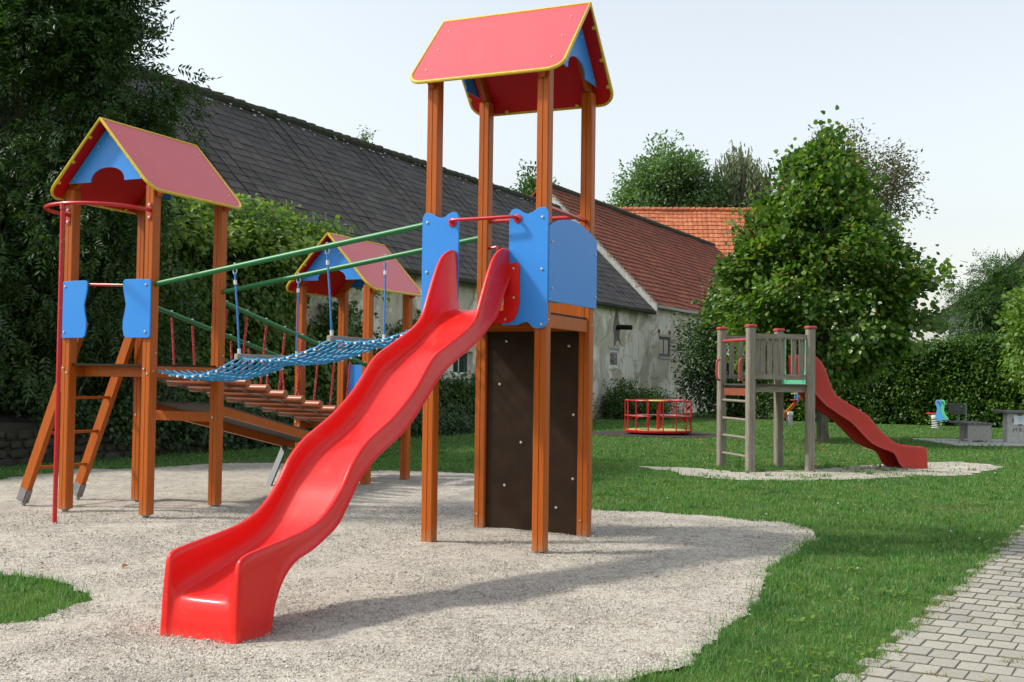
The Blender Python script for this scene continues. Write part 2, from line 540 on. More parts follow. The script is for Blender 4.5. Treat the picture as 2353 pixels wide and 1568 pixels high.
def tilemat(name, stops, rough=.8, mossy=.0, moss=(.05, .05, .035), nscale=.7):
    m, nt, b = newmat(name)
    oi = N(nt, 'ShaderNodeObjectInfo'); ge = N(nt, 'ShaderNodeNewGeometry')
    ad = N(nt, 'ShaderNodeMath', operation='ADD'); fr = N(nt, 'ShaderNodeMath', operation='FRACT')
    nt.links.new(oi.outputs['Random'], ad.inputs[0]); nt.links.new(ge.outputs['Random Per Island'], ad.inputs[1])
    nt.links.new(ad.outputs[0], fr.inputs[0])
    r = ramp(nt, stops); nt.links.new(fr.outputs[0], r.inputs[0])
    c = r.outputs[0]
    v = coords(nt, kind='Object')
    g2 = N(nt, 'ShaderNodeNewGeometry')
    f = ramp(nt, [(.35, (.72, .72, .72)), (.65, (1.12, 1.12, 1.12))])
    nt.links.new(noise(nt, g2.outputs['Position'], 5, 6, .7), f.inputs[0])
    c = mix(nt, 1, c, f.outputs[0], 'MULTIPLY')
    if mossy:
        mk = ramp(nt, [(.5, (0, 0, 0)), (.62, (mossy,) * 3)])
        nt.links.new(noise(nt, g2.outputs['Position'], nscale, 6, .7), mk.inputs[0])
        c = mix(nt, mk.outputs[0], c, moss)
    nt.links.new(c, b.inputs['Base Color'])
    b.inputs['Roughness'].default_value = rough
    b.inputs['Specular IOR Level'].default_value = .3
    return m
SLATE = tilemat('dark_slate', [(0, (.056, .049, .044)), (.5, (.070, .061, .055)), (1, (.090, .080, .072))], .72, .35, (.032, .034, .026), 1.2)
REDTILE = tilemat('red_clay_tile', [(0, (.21, .060, .034)), (.5, (.25, .074, .042)), (1, (.295, .092, .052))], .8, .45, (.12, .055, .036), .9)
ORTILE = tilemat('orange_clay_tile', [(0, (.42, .125, .055)), (.5, (.48, .155, .070)), (1, (.54, .19, .09))], .85, .35, (.22, .09, .05), .8)
MOSSRIDGE = M('mossy_ridge', (.045, .043, .036), .95, .2, c2=(.075, .08, .05), scale=6, detail=8, bmp=.8, bdist=.02)
STONE = tilemat('field_stone', [(0, (.050, .046, .037)), (.5, (.062, .058, .046)), (1, (.085, .08, .066))], .95, .8, (.030, .038, .018), 2.5)
MORTAR = M('old_mortar', (.060, .056, .046), 1, .1, c2=(.040, .042, .028), scale=4, detail=7)

LINDEN = leafmat('linden_leaf', [(0, (.040, .100, .016)), (.3, (.064, .145, .022)), (.62, (.105, .20, .034)), (.90, (.17, .265, .052)), (.988, (.24, .29, .07)), (.993, (.28, .12, .04)), (1, (.25, .12, .04))], .38, .38, .5)
ASHL = leafmat('ash_leaf', [(0, (.020, .055, .014)), (.5, (.033, .082, .018)), (.9, (.058, .12, .026)), (1, (.09, .155, .035))], .3, .4, .45)
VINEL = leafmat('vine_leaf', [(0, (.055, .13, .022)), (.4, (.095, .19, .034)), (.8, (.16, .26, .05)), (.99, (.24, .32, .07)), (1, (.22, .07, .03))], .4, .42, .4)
VINET = leafmat('vine_leaf_sunlit', [(0, (.13, .23, .05)), (.4, (.19, .30, .07)), (.8, (.27, .37, .10)), (.99, (.34, .42, .14)), (1, (.22, .07, .03))], .4, .42, .4)  # brighter leaf copy, sunlight on the vine top put into the colour
VINEB = leafmat('vine_leaf_shade', [(0, (.035, .085, .014)), (.5, (.055, .12, .02)), (1, (.095, .165, .03))], .35, .45, .35)  # darker leaf copy, shade low on the wall put into the colour
HEDGEL = leafmat('hedge_leaf', [(0, (.036, .095, .014)), (.5, (.060, .14, .02)), (.9, (.10, .19, .03)), (1, (.15, .22, .04))], .33, .42, .4, patch=.5)
SHRUBL = leafmat('elder_leaf', [(0, (.034, .085, .022)), (.5, (.055, .12, .03)), (1, (.09, .165, .042))], .35, .45, .35)
BRIGHTL = leafmat('bright_leaf', [(0, (.08, .16, .022)), (.5, (.12, .22, .03)), (1, (.19, .28, .05))], .4, .42, .4)
FARG = leafmat('far_green_leaf', [(0, (.075, .155, .065)), (.5, (.11, .20, .085)), (1, (.15, .25, .11))], .35, .5, .3, patch=.35)  # pale dulled green, distance haze put into the leaf colour
WILLOWL = leafmat('willow_leaf', [(0, (.13, .175, .095)), (.5, (.17, .215, .12)), (1, (.21, .25, .15))], .35, .5, .3)  # lightened like the other far leaves to carry the haze
SPARSEL = leafmat('thinning_leaf', [(0, (.10, .115, .07)), (.5, (.14, .15, .09)), (.85, (.17, .165, .11)), (1, (.18, .12, .08))], .3, .5, .3)
CORE = M('deep_foliage', (.012, .024, .008), 1, .05, c2=(.020, .038, .011), scale=5, detail=6)  # near-black green for the cores, stands in for shaded depth

# ---------------------------------------------------------------- ground, gravel, lawn
def poly_in(x, y, poly):
    p = np.array(poly); n = len(p); ins = np.zeros(len(x), bool); j = n - 1
    for i in range(n):
        xi, yi = p[i]; xj, yj = p[j]
        c = ((yi > y) != (yj > y)) & (x < (xj - xi) * (y - yi) / (yj - yi + 1e-12) + xi)
        ins ^= c; j = i
    return ins

def dense(poly, step, amp, seed):
    r = np.random.default_rng(seed); out = []
    n = len(poly)
    for i in range(n):
        a = np.array(poly[i]); b = np.array(poly[(i + 1) % n]); k = max(1, int(np.linalg.norm(b - a) / step))
        for j in range(k):
            out.append(a + (b - a) * j / k)
    out = np.array(out)
    m = len(out)
    sm_ = r.normal(size=(m, 2)); sl = r.normal(size=(m, 2))
    ker = np.ones(7) / 7
    for q in range(2):
        sl[:, q] = np.convolve(np.r_[sl[-3:, q], sl[:, q], sl[:3, q]], ker, 'valid')
    return out + sl * amp * 2.2 + sm_ * amp * .5

GRAVEL_POLY = [(1.01, 13.91), (1.68, 13.64), (2.43, 13.45), (2.71, 13.05), (3.06, 12.95), (3.22, 12.4), (3.12, 11.77), (2.8, 11.14), (2.24, 9.96),
               (1.73, 8.39), (1.3, 7.37), (.97, 6.63), (.60, 6.30), (.08, 6.30), (-.27, 6.2), (-.55, 5.9), (-.85, 5.3), (-1.4, 4.4), (-3.5, 4.0), (-5.2, 4.8), (-5.4, 6.5),
               (-4.4, 7.25), (-3.40, 7.45), (-3.12, 7.7), (-3.02, 8.07), (-2.95, 8.3), (-3.39, 8.92), (-3.83, 9.2), (-4.6, 9.5), (-6.4, 10.6), (-8.2, 13.2),
               (-7.6, 16.0), (-7.25, 17.5), (-7.0, 18.7), (-6.23, 19.03), (-5.24, 20.14), (-4.32, 20.7), (-3.2, 20.0), (-2.26, 19.25), (-.63, 19.0), (.0, 18.2), (.45, 16.2)]
OLD_POLY = [(2.3, 21.3), (2.55, 20.3), (2.9, 19.2), (3.65, 18.5), (5.89, 18.9), (7.8, 20.1), (9.5, 22.2), (9.2, 23.4), (7.6, 23.0), (6.6, 22.0), (5.4, 20.6), (4.0, 20.0), (3.2, 20.9)]
gp = dense(GRAVEL_POLY, .05, .026, 3)
op = dense(OLD_POLY, .12, .09, 4)
PE0 = np.array((1.79, 6.29)); PED = unit(np.array((5.57 - 1.79, 12.58 - 6.29))); PEN = np.array((PED[1], -PED[0]))   # paving edge, direction, normal to the right

# big sheet to the horizon
xs = np.unique(np.concatenate([np.linspace(-14, 26, 81), np.array([-900, -400, -150, -60, -25, 40, 70, 150, 400, 900])]))
ys = np.unique(np.concatenate([np.linspace(-6, 56, 125), np.array([-60, -20, 75, 110, 200, 500, 1500])]))
X, Y = np.meshgrid(xs, ys)
V = np.stack([X, Y, gz(X, Y)], -1).reshape(-1, 3)
nx = len(xs); ii = np.arange((len(ys) - 1) * nx).reshape(len(ys) - 1, nx)[:, :-1].ravel()
ground = link('lawn_ground', fastmesh('lawn_ground', V, np.stack([ii, ii + 1, ii + nx + 1, ii + nx], 1), TURF))
tag(ground, kind='structure')

def sheet(name, poly, lift, spacing, mat, und=.012):
    b = np.array(poly)
    lo = b.min(0); hi = b.max(0)
    g = np.stack(np.meshgrid(np.arange(lo[0], hi[0], spacing), np.arange(lo[1], hi[1], spacing)), -1).reshape(-1, 2)
    g += rng.uniform(-.3, .3, g.shape) * spacing
    g = g[poly_in(g[:, 0], g[:, 1], b)]
    pts = np.concatenate([b, g])
    nb = len(b)
    res = delaunay_2d_cdt([Vector(q) for q in pts], [(i, (i + 1) % nb) for i in range(nb)], [], 1, 1e-5)
    P = np.array([(q.x, q.y) for q in res[0]])
    z = gz(P[:, 0], P[:, 1]) + lift
    z += und * (np.sin(P[:, 0] * 3.1 + 1.7 * np.sin(P[:, 1] * 2.3)) * np.sin(P[:, 1] * 2.7 + .8) + .6 * np.sin(P[:, 0] * 7.3 + 2 * P[:, 1]) * np.sin(P[:, 1] * 6.1)) * .7 + rng.normal(size=len(P)) * und * .25
    z = np.maximum(z, gz(P[:, 0], P[:, 1]) + .004)
    F = np.array([f for f in res[2] if len(f) == 3])
    return link(name, fastmesh(name, np.c_[P, z], F, mat, True)), P, z

gravel, GP_, GZ_ = sheet('gravel_bed', gp, .016, .13, GRAVEL, .014)
tag(gravel, kind='structure')
oldg, _, _ = sheet('worn_gravel_patch', op, .010, .25, GRAVEL, .006)
tag(oldg, kind='structure')

# loose pebbles over the gravel
def polar(n, r0, r1, a0, a1, pw=2.0):
    u = rng.random(n)
    if pw == 2: r = r0 * (r1 / r0) ** u
    else:
        k = 2 - pw; r = (r0 ** k + u * (r1 ** k - r0 ** k)) ** (1 / k)
    a = rng.uniform(a0, a1, n)
    return r * np.sin(a), r * np.cos(a), r
OCT = np.array([(1, 0, 0), (-1, 0, 0), (0, 1, 0), (0, -1, 0), (0, 0, 1), (0, 0, -1)], float)
OCF = np.array([(0, 2, 4), (2, 1, 4), (1, 3, 4), (3, 0, 4), (2, 0, 5), (1, 2, 5), (3, 1, 5), (0, 3, 5)])
px, py, pr = polar(150000, 4.6, 14, R(-34), R(30), 1.6)
k = poly_in(px, py, gp)
px, py, pr = px[k], py[k], pr[k]
n = len(px)
s = np.clip(rng.lognormal(math.log(.0046), .30, n), .0025, .011)[:, None] * (1 + .03 * np.maximum(pr - 7, 0))[:, None]
sc = s * rng.uniform(.7, 1.35, (n, 3)) * np.array((1.15, 1, .75))
ang = rng.uniform(0, 2 * math.pi, n); tl = rng.normal(size=(n, 2)) * .5
v = OCT[None] * sc[:, None]
c, s_ = np.cos(ang)[:, None], np.sin(ang)[:, None]
v = np.stack([v[..., 0] * c - v[..., 1] * s_, v[..., 0] * s_ + v[..., 1] * c, v[..., 2] + v[..., 0] * tl[:, :1] * .6 + v[..., 1] * tl[:, 1:] * .6], -1)
zz = gz(px, py) + .016 + rng.uniform(-.002, .010, n)
v += np.stack([px, py, zz], -1)[:, None]
peb = link('loose_pebbles', fastmesh('loose_pebbles', v, (OCF[None] + (np.arange(n) * 6)[:, None, None]).reshape(-1, 3), PEBBLE, True))
tag(peb, 'loose pale pebbles scattered over the gravel bed', 'pebbles', kind='stuff')

# grass
def blades(name, x, y, h, w, mat, lean=.55):
    n = len(x)
    a = rng.uniform(0, 2 * math.pi, n); la = rng.uniform(0, 2 * math.pi, n)
    l = np.abs(rng.normal(size=n)) * lean
    z0 = gz(x, y) - .004
    dx, dy = np.cos(a) * w / 2, np.sin(a) * w / 2
    tx, ty = np.cos(la) * l * h, np.sin(la) * l * h
    hz = h / np.sqrt(1 + l * l)
    V = np.stack([np.stack([x - dx, y - dy, z0], -1), np.stack([x + dx, y + dy, z0], -1),
                  np.stack([x + dx * .8 + tx * .35, y + dy * .8 + ty * .35, z0 + hz * .6], -1),
                  np.stack([x + tx, y + ty, z0 + hz], -1),
                  np.stack([x - dx * .8 + tx * .35, y - dy * .8 + ty * .35, z0 + hz * .6], -1)], 1)
    T = np.array([(0, 1, 2), (0, 2, 4), (4, 2, 3)])
    F = (T[None] + (np.arange(n) * 5)[:, None, None]).reshape(-1, 3)
    return link(name, fastmesh(name, V, F, mat))

def lawn_mask(x, y):
    q = np.stack([x, y], -1) - PE0
    inpav = (q @ PEN > .045 + .03 * np.sin(y * 9) + .03 * np.sin(y * 23)) & (y < 17)
    edge = rng.random(len(x)) < .93
    keep = ~poly_in(x, y, gp) & ~inpav
    old = poly_in(x, y, op) & (rng.random(len(x)) > .10 + .55 * (np.sin(x * 2.3 + 1.1 * np.sin(y * 3.1)) * np.sin(y * 2.9 + x) > .35))
    return keep & ~old
gx, gy, gr = polar(330000, 5.0, 46, R(-31), R(31), 1.72)
k = lawn_mask(gx, gy) & (np.hypot(gx - 4.3, gy - 33.9) > 1.75)
gx, gy, gr = gx[k], gy[k], gr[k]
pn = .5 + .5 * np.sin(gx * 2.1 + 1.3 * np.sin(gy * 1.7)) * np.sin(gy * 1.9 + np.sin(gx * 1.1))
hh = (.022 + .030 * rng.random(len(gx)) + .018 * pn) * (1 + .15 * (rng.random(len(gx)) > .94))
ww = np.maximum(.0042, .00062 * gr) * rng.uniform(.7, 1.4, len(gx))
lawn = blades('lawn_grass', gx, gy, hh, ww, GRASS)
tag(lawn, 'short mown grass growing round the gravel and up to the hedge', 'grass', kind='stuff')

# longer fringe of grass along the gravel edge and the patch on the left
def fringe(poly, per, off, seed):
    r = np.random.default_rng(seed); p = np.array(poly); q = np.roll(p, -1, 0)
    i = r.integers(0, len(p), per); t = r.random(per)[:, None]
    pt = p[i] * (1 - t) + q[i] * t
    return pt + r.normal(size=(per, 2)) * off
fp = fringe(gp, 38000, .075, 5)
k = ~poly_in(fp[:, 0], fp[:, 1], gp) | (rng.random(len(fp)) < .16)
fp = fp[k]
fp = fp[(((fp - PE0) @ PEN) < 0)]
fr = np.hypot(fp[:, 0], fp[:, 1])
fo = blades('edge_grass', fp[:, 0], fp[:, 1], .035 + .06 * rng.random(len(fp)), np.maximum(.004, .0006 * fr), GRASS, .7)
tag(fo, 'longer uncut grass fringing the edge of the gravel', 'grass', kind='stuff')

tx_, ty_, tr_ = polar(2600, 5.2, 26, R(-31), R(30), 1.5)
k = lawn_mask(tx_, ty_)
tx_, ty_ = np.repeat(tx_[k], 26), np.repeat(ty_[k], 26)
tx_ = tx_ + rng.normal(size=len(tx_)) * .035; ty_ = ty_ + rng.normal(size=len(ty_)) * .035
k = ~poly_in(tx_, ty_, gp) & (((np.stack([tx_, ty_], -1) - PE0) @ PEN) < .03)
tx_, ty_ = tx_[k], ty_[k]
to_ = blades('grass_tufts', tx_, ty_, .045 + .055 * rng.random(len(tx_)), np.maximum(.0045, .00060 * np.hypot(tx_, ty_)), GRASS, .75)
tag(to_, 'taller tufts of grass standing out of the mown lawn', 'grass', kind='stuff')

# broad leaved weeds in the lawn
def weeds():
    P = []; D = []; L = []
    spots = [(2.9, 9.9), (2.55, 8.6), (1.95, 6.9), (2.2, 7.2), (1.75, 6.55), (3.4, 10.9), (1.5, 6.7), (4.3, 14.4), (5.5, 15.6), (3.0, 8.9), (2.35, 9.0)]
    for _ in range(26):
        r_ = rng.uniform(7, 22); a_ = rng.uniform(R(4), R(24)); spots.append((r_ * math.sin(a_), r_ * math.cos(a_)))
    for sx, sy in spots:
        if poly_in(np.array([sx]), np.array([sy]), gp)[0] or (np.array((sx, sy)) - PE0) @ PEN > 0: continue
        for _ in range(26):
            o = rng.normal(size=2) * .10; a = rng.uniform(0, 6.28)
            P.append((sx + o[0], sy + o[1], float(gz(0, sy)) + .028 + .02 * rng.random()))
            D.append((math.cos(a), math.sin(a), rng.uniform(.1, .8))); L.append(rng.uniform(.025, .05))
    P = np.array(P); D = np.array(D); L = np.array(L)
    return leafmesh('lawn_weeds', P, D, np.tile((0, 0, 1.), (len(P), 1)), L, L * .75, BRIGHTL, 'heart')
tag(link('lawn_weeds', weeds()), 'broad leaved clover and weeds among the lawn grass', 'weeds', kind='stuff')
# white clover heads
mb = MB()
for _ in range(16):
    r_ = 7 + 18 * rng.random() ** 1.4; a_ = rng.uniform(R(5), R(24)); x_, y_ = r_ * math.sin(a_), r_ * math.cos(a_)
    if poly_in(np.array([x_]), np.array([y_]), gp)[0] or (np.array((x_, y_)) - PE0) @ PEN > 0: continue
    mb.ball((x_, y_, float(gz(0, y_)) + .05), .0045 + .00028 * r_, 6, 4)
tag(mb.build('clover_flowers', WHITEP), 'tiny white clover flowers dotted over the lawn', 'flowers', kind='stuff')

# ---------------------------------------------------------------- paved path, every paver a child
path_mb = MB()
a0 = PE0 - PED * 3.0; a1 = PE0 + PED * 16
q = [a0, a1, a1 + PEN * 5, a0 + PEN * 5]
kk = 40
pv = []; pf = []
for i in range(kk + 1):
    t = i / kk
    for e in (0, 5):
        p = a0 + (a1 - a0) * t + PEN * e
        pv.append((p[0], p[1], float(gz(0, p[1])) + .005))
for i in range(kk):
    pf.append((2 * i, 2 * i + 1, 2 * i + 3, 2 * i + 2))
path = MB().add(pv, pf).build('paved_path', JOINT)
tag(path, kind='structure')
PW, PL = .152, .232
meshes = []
for i in range(4):
    b, by = .0035, .010
    hx, hy = PW / 2 - .0025, PL / 2 - .005
    vv = [(-hx, -hy, 0), (hx, -hy, 0), (hx, hy, 0), (-hx, hy, 0), (-hx, -hy, .029), (hx, -hy, .029), (hx, hy, .029), (-hx, hy, .029),
          (-hx + b, -hy + by, .036), (hx - b, -hy + by, .036), (hx - b, hy - by, .036), (-hx + b, hy - by, .036)]
    ff = [(0, 1, 5, 4), (1, 2, 6, 5), (2, 3, 7, 6), (3, 0, 4, 7), (4, 5, 9, 8), (5, 6, 10, 9), (6, 7, 11, 10), (7, 4, 8, 11), (8, 9, 10, 11)]
    meshes.append(MB().add(vv, ff).mesh('paver', PAVER))
    meshes[-1].materials.append(JOINT)          # dirt packed against the short ends
    for k_ in (4, 6): meshes[-1].polygons[k_].material_index = 1
pang = math.atan2(PED[1], PED[0]) - math.pi / 2
cand = []
for r_ in range(-10, 70):
    for c_ in range(0, 30):
        off = ((r_ % 2) * .5 + .10 * math.sin(r_ * 2.1)) * PW
        cp = PE0 + PED * (r_ * PL) + PEN * ((c_ + .5) * PW - off * .999)
        if (cp - PE0) @ PEN < -PW * .12: continue
        cand.append((np.hypot(cp[0] - 0, cp[1]), abs(cp[0] / max(cp[1], .1) - .0), cp))
vis = [c_ for c_ in cand if c_[2][0] < .47 * c_[2][1] + .25 and c_[2][1] > 5.2]
vis.sort(key=lambda c_: c_[0])
front = vis[:300]
fs = {id(c_[2]) for c_ in front}
for i, (_, _, cp) in enumerate(front):
    z = float(gz(0, cp[1])) - .0245 + rng.normal() * .0016
    mw = Matrix.Translation((cp[0], cp[1], z)) @ Matrix.Rotation(pang + rng.normal() * .008, 4, 'Z') @ Matrix.Rotation(rng.normal() * .006, 4, 'X') @ Matrix.Rotation(rng.normal() * .006, 4, 'Y')
    link('paver', meshes[i % 4], path, mw=mw)
mb = MB()
tv = np.array(vv); 
for _, _, cp in cand:
    if id(cp) in fs: continue
    ca, sa = math.cos(pang), math.sin(pang)
    mb.add(np.c_[tv[:, 0] * ca - tv[:, 1] * sa + cp[0], tv[:, 0] * sa + tv[:, 1] * ca + cp[1], tv[:, 2] + float(gz(0, cp[1])) - .0245], ff)
tag(mb.build('outer_pavers', PAVER, path), kind='stuff')
# dry tufts and weeds in the joints
tx, ty = [], []
for _ in range(46):
    c_ = front[int(rng.integers(0, len(front)))][2]
    e = PEN * PW * .5 if rng.random() < .3 else PED * PL * .5
    for _ in range(int(rng.integers(14, 46))):
        o = (PEN if rng.random() < .8 else PED) * rng.normal() * .035
        tx.append(c_[0] + e[0] + o[0] + rng.normal() * .006); ty.append(c_[1] + e[1] + o[1] + rng.normal() * .006)
for _ in range(900):
    t = rng.uniform(-.5, 7.5); c_ = PE0 + PED * t + PEN * rng.normal() * .03
    tx.append(c_[0]); ty.append(c_[1])
tx = np.array(tx); ty = np.array(ty)
dg = blades('joint_tufts', tx, ty, .03 + .025 * rng.random(len(tx)), np.full(len(tx), .006), DRYGRASS, 2.2)
dg.location.z = .003
tag(dg, 'dry tufts of grass in the joints of the paving', 'dry grass', kind='stuff')

# ---------------------------------------------------------------- bolts
BOLT = MB().lathe([(.0125, 0), (.0125, .006), (.009, .010), (.003, .011)], 8).mesh('bolt', STEEL, True)
def bolt(parent, p, nrm, s=1.0):
    q = Vector(nrm).to_track_quat('Z', 'Y').to_matrix().to_4x4()
    return link('bolt', BOLT, parent, mw=Matrix.Translation(p) @ q @ Matrix.Scale(s, 4))

# ---------------------------------------------------------------- play towers
YAW = R(-24.0665)
U = np.array((math.cos(YAW), math.sin(YAW))); Vv = np.array((-math.sin(YAW), math.cos(YAW)))
H = .5775; PWD = .06
TT = np.array((-.0105, 11.4516)); TL = TT - U * 4.62; T3 = TL + Vv * 4.54
PO = [(-.05, -.06), (-.004, -.06), (0, -.052), (.004, -.06), (.05, -.06), (.06, -.05), (.06, .05), (.05, .06), (.004, .06), (0, .052), (-.004, .06), (-.05, .06), (-.06, .05), (-.06, -.05)]

def rounded(x0, x1, y0, y1, r, which='both'):
    pts = []
    def arc(cx, cy, a0):
        for i in range(7):
            a = a0 + i * math.pi / 12
            pts.append((cx + r * math.cos(a), cy + r * math.sin(a)))
    pts.append((x0, y0)); pts.append((x1, y0))
    arc(x1 - r, y1 - r, 0); arc(x0 + r, y1 - r, math.pi / 2)
    return pts

def roof(t, ridge, zr, half=.80, hq=.75, drop=.82):
    """gable roof; ridge runs along local 'a' or 'b'"""
    if ridge == 'a':
        P = np.array((1, 0, 0.)); Q = np.array((0, 1., 0))
    else:
        P = np.array((0, 1., 0)); Q = np.array((-1., 0, 0))
    Z = np.array((0, 0, 1.)); L = math.hypot(hq, drop)
    for sg in (-1, 1):
        ey = (Q * sg * hq - Z * drop) / L
        nn = np.cross(P, ey); nn = nn if nn[2] > 0 else -nn
        o = Z * zr
        poly = rounded(-half + .012, half - .012, .014, L - .012, .14)
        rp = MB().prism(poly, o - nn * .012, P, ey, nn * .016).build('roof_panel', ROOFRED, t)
        rp.data.materials.append(ROOFTOP)      # upper face only: faded red with the pink sky sheen in its colour
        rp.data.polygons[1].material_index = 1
        per = rounded(-half, half, .006, L, .15)
        MB().tube([o + P * a + ey * b - nn * .003 for a, b in per], .018, 8, closed=True).build('edge_trim', YELLOW, rp, True)
        for a in (-.66, .66):
            for b in (.22, .56, .92):
                bolt(rp, o + P * a + ey * b + nn * .004, nn, .8)
        for a, b in [(e * (half - .02), b) for b in (.25, .6, .9) for e in (-1, 1)] + [(a, L - .03) for a in (-.4, 0, .4)]:
            q = o + P * a + ey * b
            MB().tube([q - nn * .03, q - nn * .014], .02, 8).build('trim_clip', YELLOW, rp)
    zg = zr - .675 * 1.0
    k = drop / hq
    hw = (zr - .055 - zg) / k
    arch = [(.24 * math.cos(a), zg + .155 * math.sin(a) ** .8) for a in np.linspace(math.pi, 0, 15)]
    poly = [(-hw, zg), (-.24 - .01, zg)] + arch + [(.25, zg), (hw, zg), (0, zr - .055)]
    for sg in (-1, 1):
        g = MB().prism(poly, P * (sg * .652), Q, Z, P * (sg * .014)).build('gable_board', BLUE, t)
        for q, z in ((-hw + .09, zg + .05), (hw - .09, zg + .05), (-.14, zr - .28), (.14, zr - .28)):
            bolt(g, P * (sg * .667) + Q * q + Z * z, P * sg, .8)
    # rafters under the panels at the post line
    for sg in (-1, 1):
        for pp in (-H, H):
            MB().bar(P * pp + Q * sg * .70 + Z * (zr - .70 * k - .075), P * pp + Q * sg * .04 + Z * (zr - .04 * k - .075), .05, .09).build('rafter', WOOD, t)

def tower(name, label, c, ridge, zr, deck, zb, ztop):
    t = thing(name, label, 'play tower', (c[0], c[1], 0), YAW)
    pm = MB().prism(PO, (0, 0, 0), (1, 0, 0), (0, 1, 0), (0, 0, ztop - zb)).mesh('post', WOOD)
    ft = MB().lathe([(.034, 0), (.034, .30), (.05, .30), (.05, .312)], 12).mesh('post_foot', GALV, True)
    posts = {}
    for kx, ky in ((-1, -1), (1, -1), (-1, 1), (1, 1)):
        p = link('post', pm, t, loc=(kx * H, ky * H, zb))
        link('post_foot', ft, p, loc=(0, 0, -.31))
        posts[kx, ky] = p
    roof(t, ridge, zr)
    # deck: plywood floor on beams
    dk = MB().box(-.60, .60, -.60, .60, deck - .022, deck).build('deck', DARKPLY, t)
    for sx in (-1, 1):
        MB().cbox(sx * .585 - .03, sx * .585 + .03, -H + .06, H - .06, deck - .145, deck - .0225, .005).build('deck_beam', WOOD, t)
    for sy in (-1, 1):
        MB().box(-H + .09, H - .09, sy * .40 - .025, sy * .40 + .025, deck - .14, deck - .0235).build('deck_beam', WOOD, t)
    for kx in (-1, 1):
        for dz, da in ((-.055, -.028), (-.105, .022)):
            bolt(posts[kx, -1], (da, -.06, deck - zb + dz), (0, -1, 0))
        for ky in (-1, 1):
            bolt(posts[kx, ky], (kx * .06, -.01, deck - zb - .075), (kx, 0, 0), .8)
            bolt(posts[kx, ky], (kx * .06, .02, deck - zb + .12), (kx, 0, 0), .7)
    return t, posts

def panel(t, name, poly, plane, off, thick, mat, bolts=()):
    """polygon in (a,z) on plane b=off, or in (b,z) on plane a=off"""
    if plane == 'b':
        o = MB().prism(poly, (0, off, 0), (1, 0, 0), (0, 0, 1), (0, -thick, 0)).build(name, mat, t)
        for a, z in bolts: bolt(o, (a, off - thick, z), (0, -1, 0), 1.1)
    else:
        o = MB().prism(poly, (off, 0, 0), (0, 1, 0), (0, 0, 1), (thick, 0, 0)).build(name, mat, t)
        for a, z in bolts: bolt(o, (off + thick, a, z), (1, 0, 0), 1.1)
    bv = o.modifiers.new('bevel', 'BEVEL'); bv.width = .003; bv.segments = 1; bv.limit_method = 'ANGLE'
    return o

def arcpath(pts, n=8):
    """Catmull-Rom through points"""
    P = np.array(pts, float); out = []
    Q = np.vstack([2 * P[0] - P[1], P, 2 * P[-1] - P[-2]])
    for i in range(1, len(Q) - 2):
        for j in range(n):
            s = j / n
            out.append(.5 * ((2 * Q[i]) + (-Q[i - 1] + Q[i + 1]) * s + (2 * Q[i - 1] - 5 * Q[i] + 4 * Q[i + 1] - Q[i + 2]) * s * s + (-Q[i - 1] + 3 * Q[i] - 3 * Q[i + 1] + Q[i + 2]) * s ** 3))
    out.append(P[-1])
    return np.array(out)

# --- tall tower
TALL, tp = tower('tall_play_tower', 'tallest wooden play tower, red roof high above the big red slide', TT, 'a', 5.27, 2.235, .03, 4.53)
def wavy(sgn):
    # blue entrance board beside the slide; sgn=-1 left of the slide, +1 right
    top = [(.262, 3.10), (.266, 3.15), (.29, 3.182), (.33, 3.192), (.375, 3.175), (.41, 3.148), (.453, 3.138), (.50, 3.152), (.55, 3.182), (.596, 3.194), (.635, 3.185), (.656, 3.144)]
    bot = [(.656, 2.125), (.635, 2.088), (.587, 2.072), (.54, 2.074), (.51, 2.085), (.49, 2.108), (.465, 2.130), (.431, 2.134), (.40, 2.125), (.359, 2.107), (.20, 2.105), (.20, 2.215), (.262, 2.215)]
    p = top + bot
    return [(sgn * a, z) for a, z in (p if sgn > 0 else p[::-1])]
for sg in (-1, 1):
    panel(TALL, 'entrance_board', wavy(sg), 'b', -.645, .018, BLUE, [(sg * .60, 3.10), (sg * .60, 2.62), (sg * .60, 2.11)])
panel(TALL, 'side_board', [(-.636, 2.33), (.656, 2.33), (.656, 3.02)] + [(b, 3.02 + .127 * (1 - (b / .65) ** 2)) for b in np.linspace(.56, -.56, 13)] + [(-.636, 3.02)], 'a', .642, .016, BLUE,
      [(-.57, 2.88), (-.57, 2.45), (.60, 2.88), (.60, 2.45)])
# red bar with flanges across the slide entrance
bar = MB()
bar.tube(arcpath([(-.33, -.668, 3.09), (-.325, -.72, 3.095), (-.27, -.75, 3.10), (0, -.755, 3.10), (.29, -.75, 3.105), (.345, -.72, 3.10), (.35, -.668, 3.098)]), .016, 10)
bar.build('entrance_bar', REDP, TALL, True)
for a, z in ((-.33, 3.09), (.35, 3.098)):
    MB().tube([(a, -.664, z), (a, -.672, z), (a, -.676, z)], [.042, .042, .03], 16).build('bar_flange', REDP, TALL, True)
for pts in ([(.577, -.52, 3.22), (.577, .52, 3.22)], [(-.52, .577, 3.27), (.52, .577, 3.27)]):
    MB().tube(pts, .021, 10).build('guard_bar', REDP, TALL, True)
MB().tube(arcpath([(-.52, .56, 2.98), (-.46, .54, 2.985), (-.40, .53, 2.95), (-.40, .53, 2.6), (-.46, .54, 2.54), (-.52, .56, 2.54)], 5), .014, 8).build('grab_handle', REDP, TALL, True)
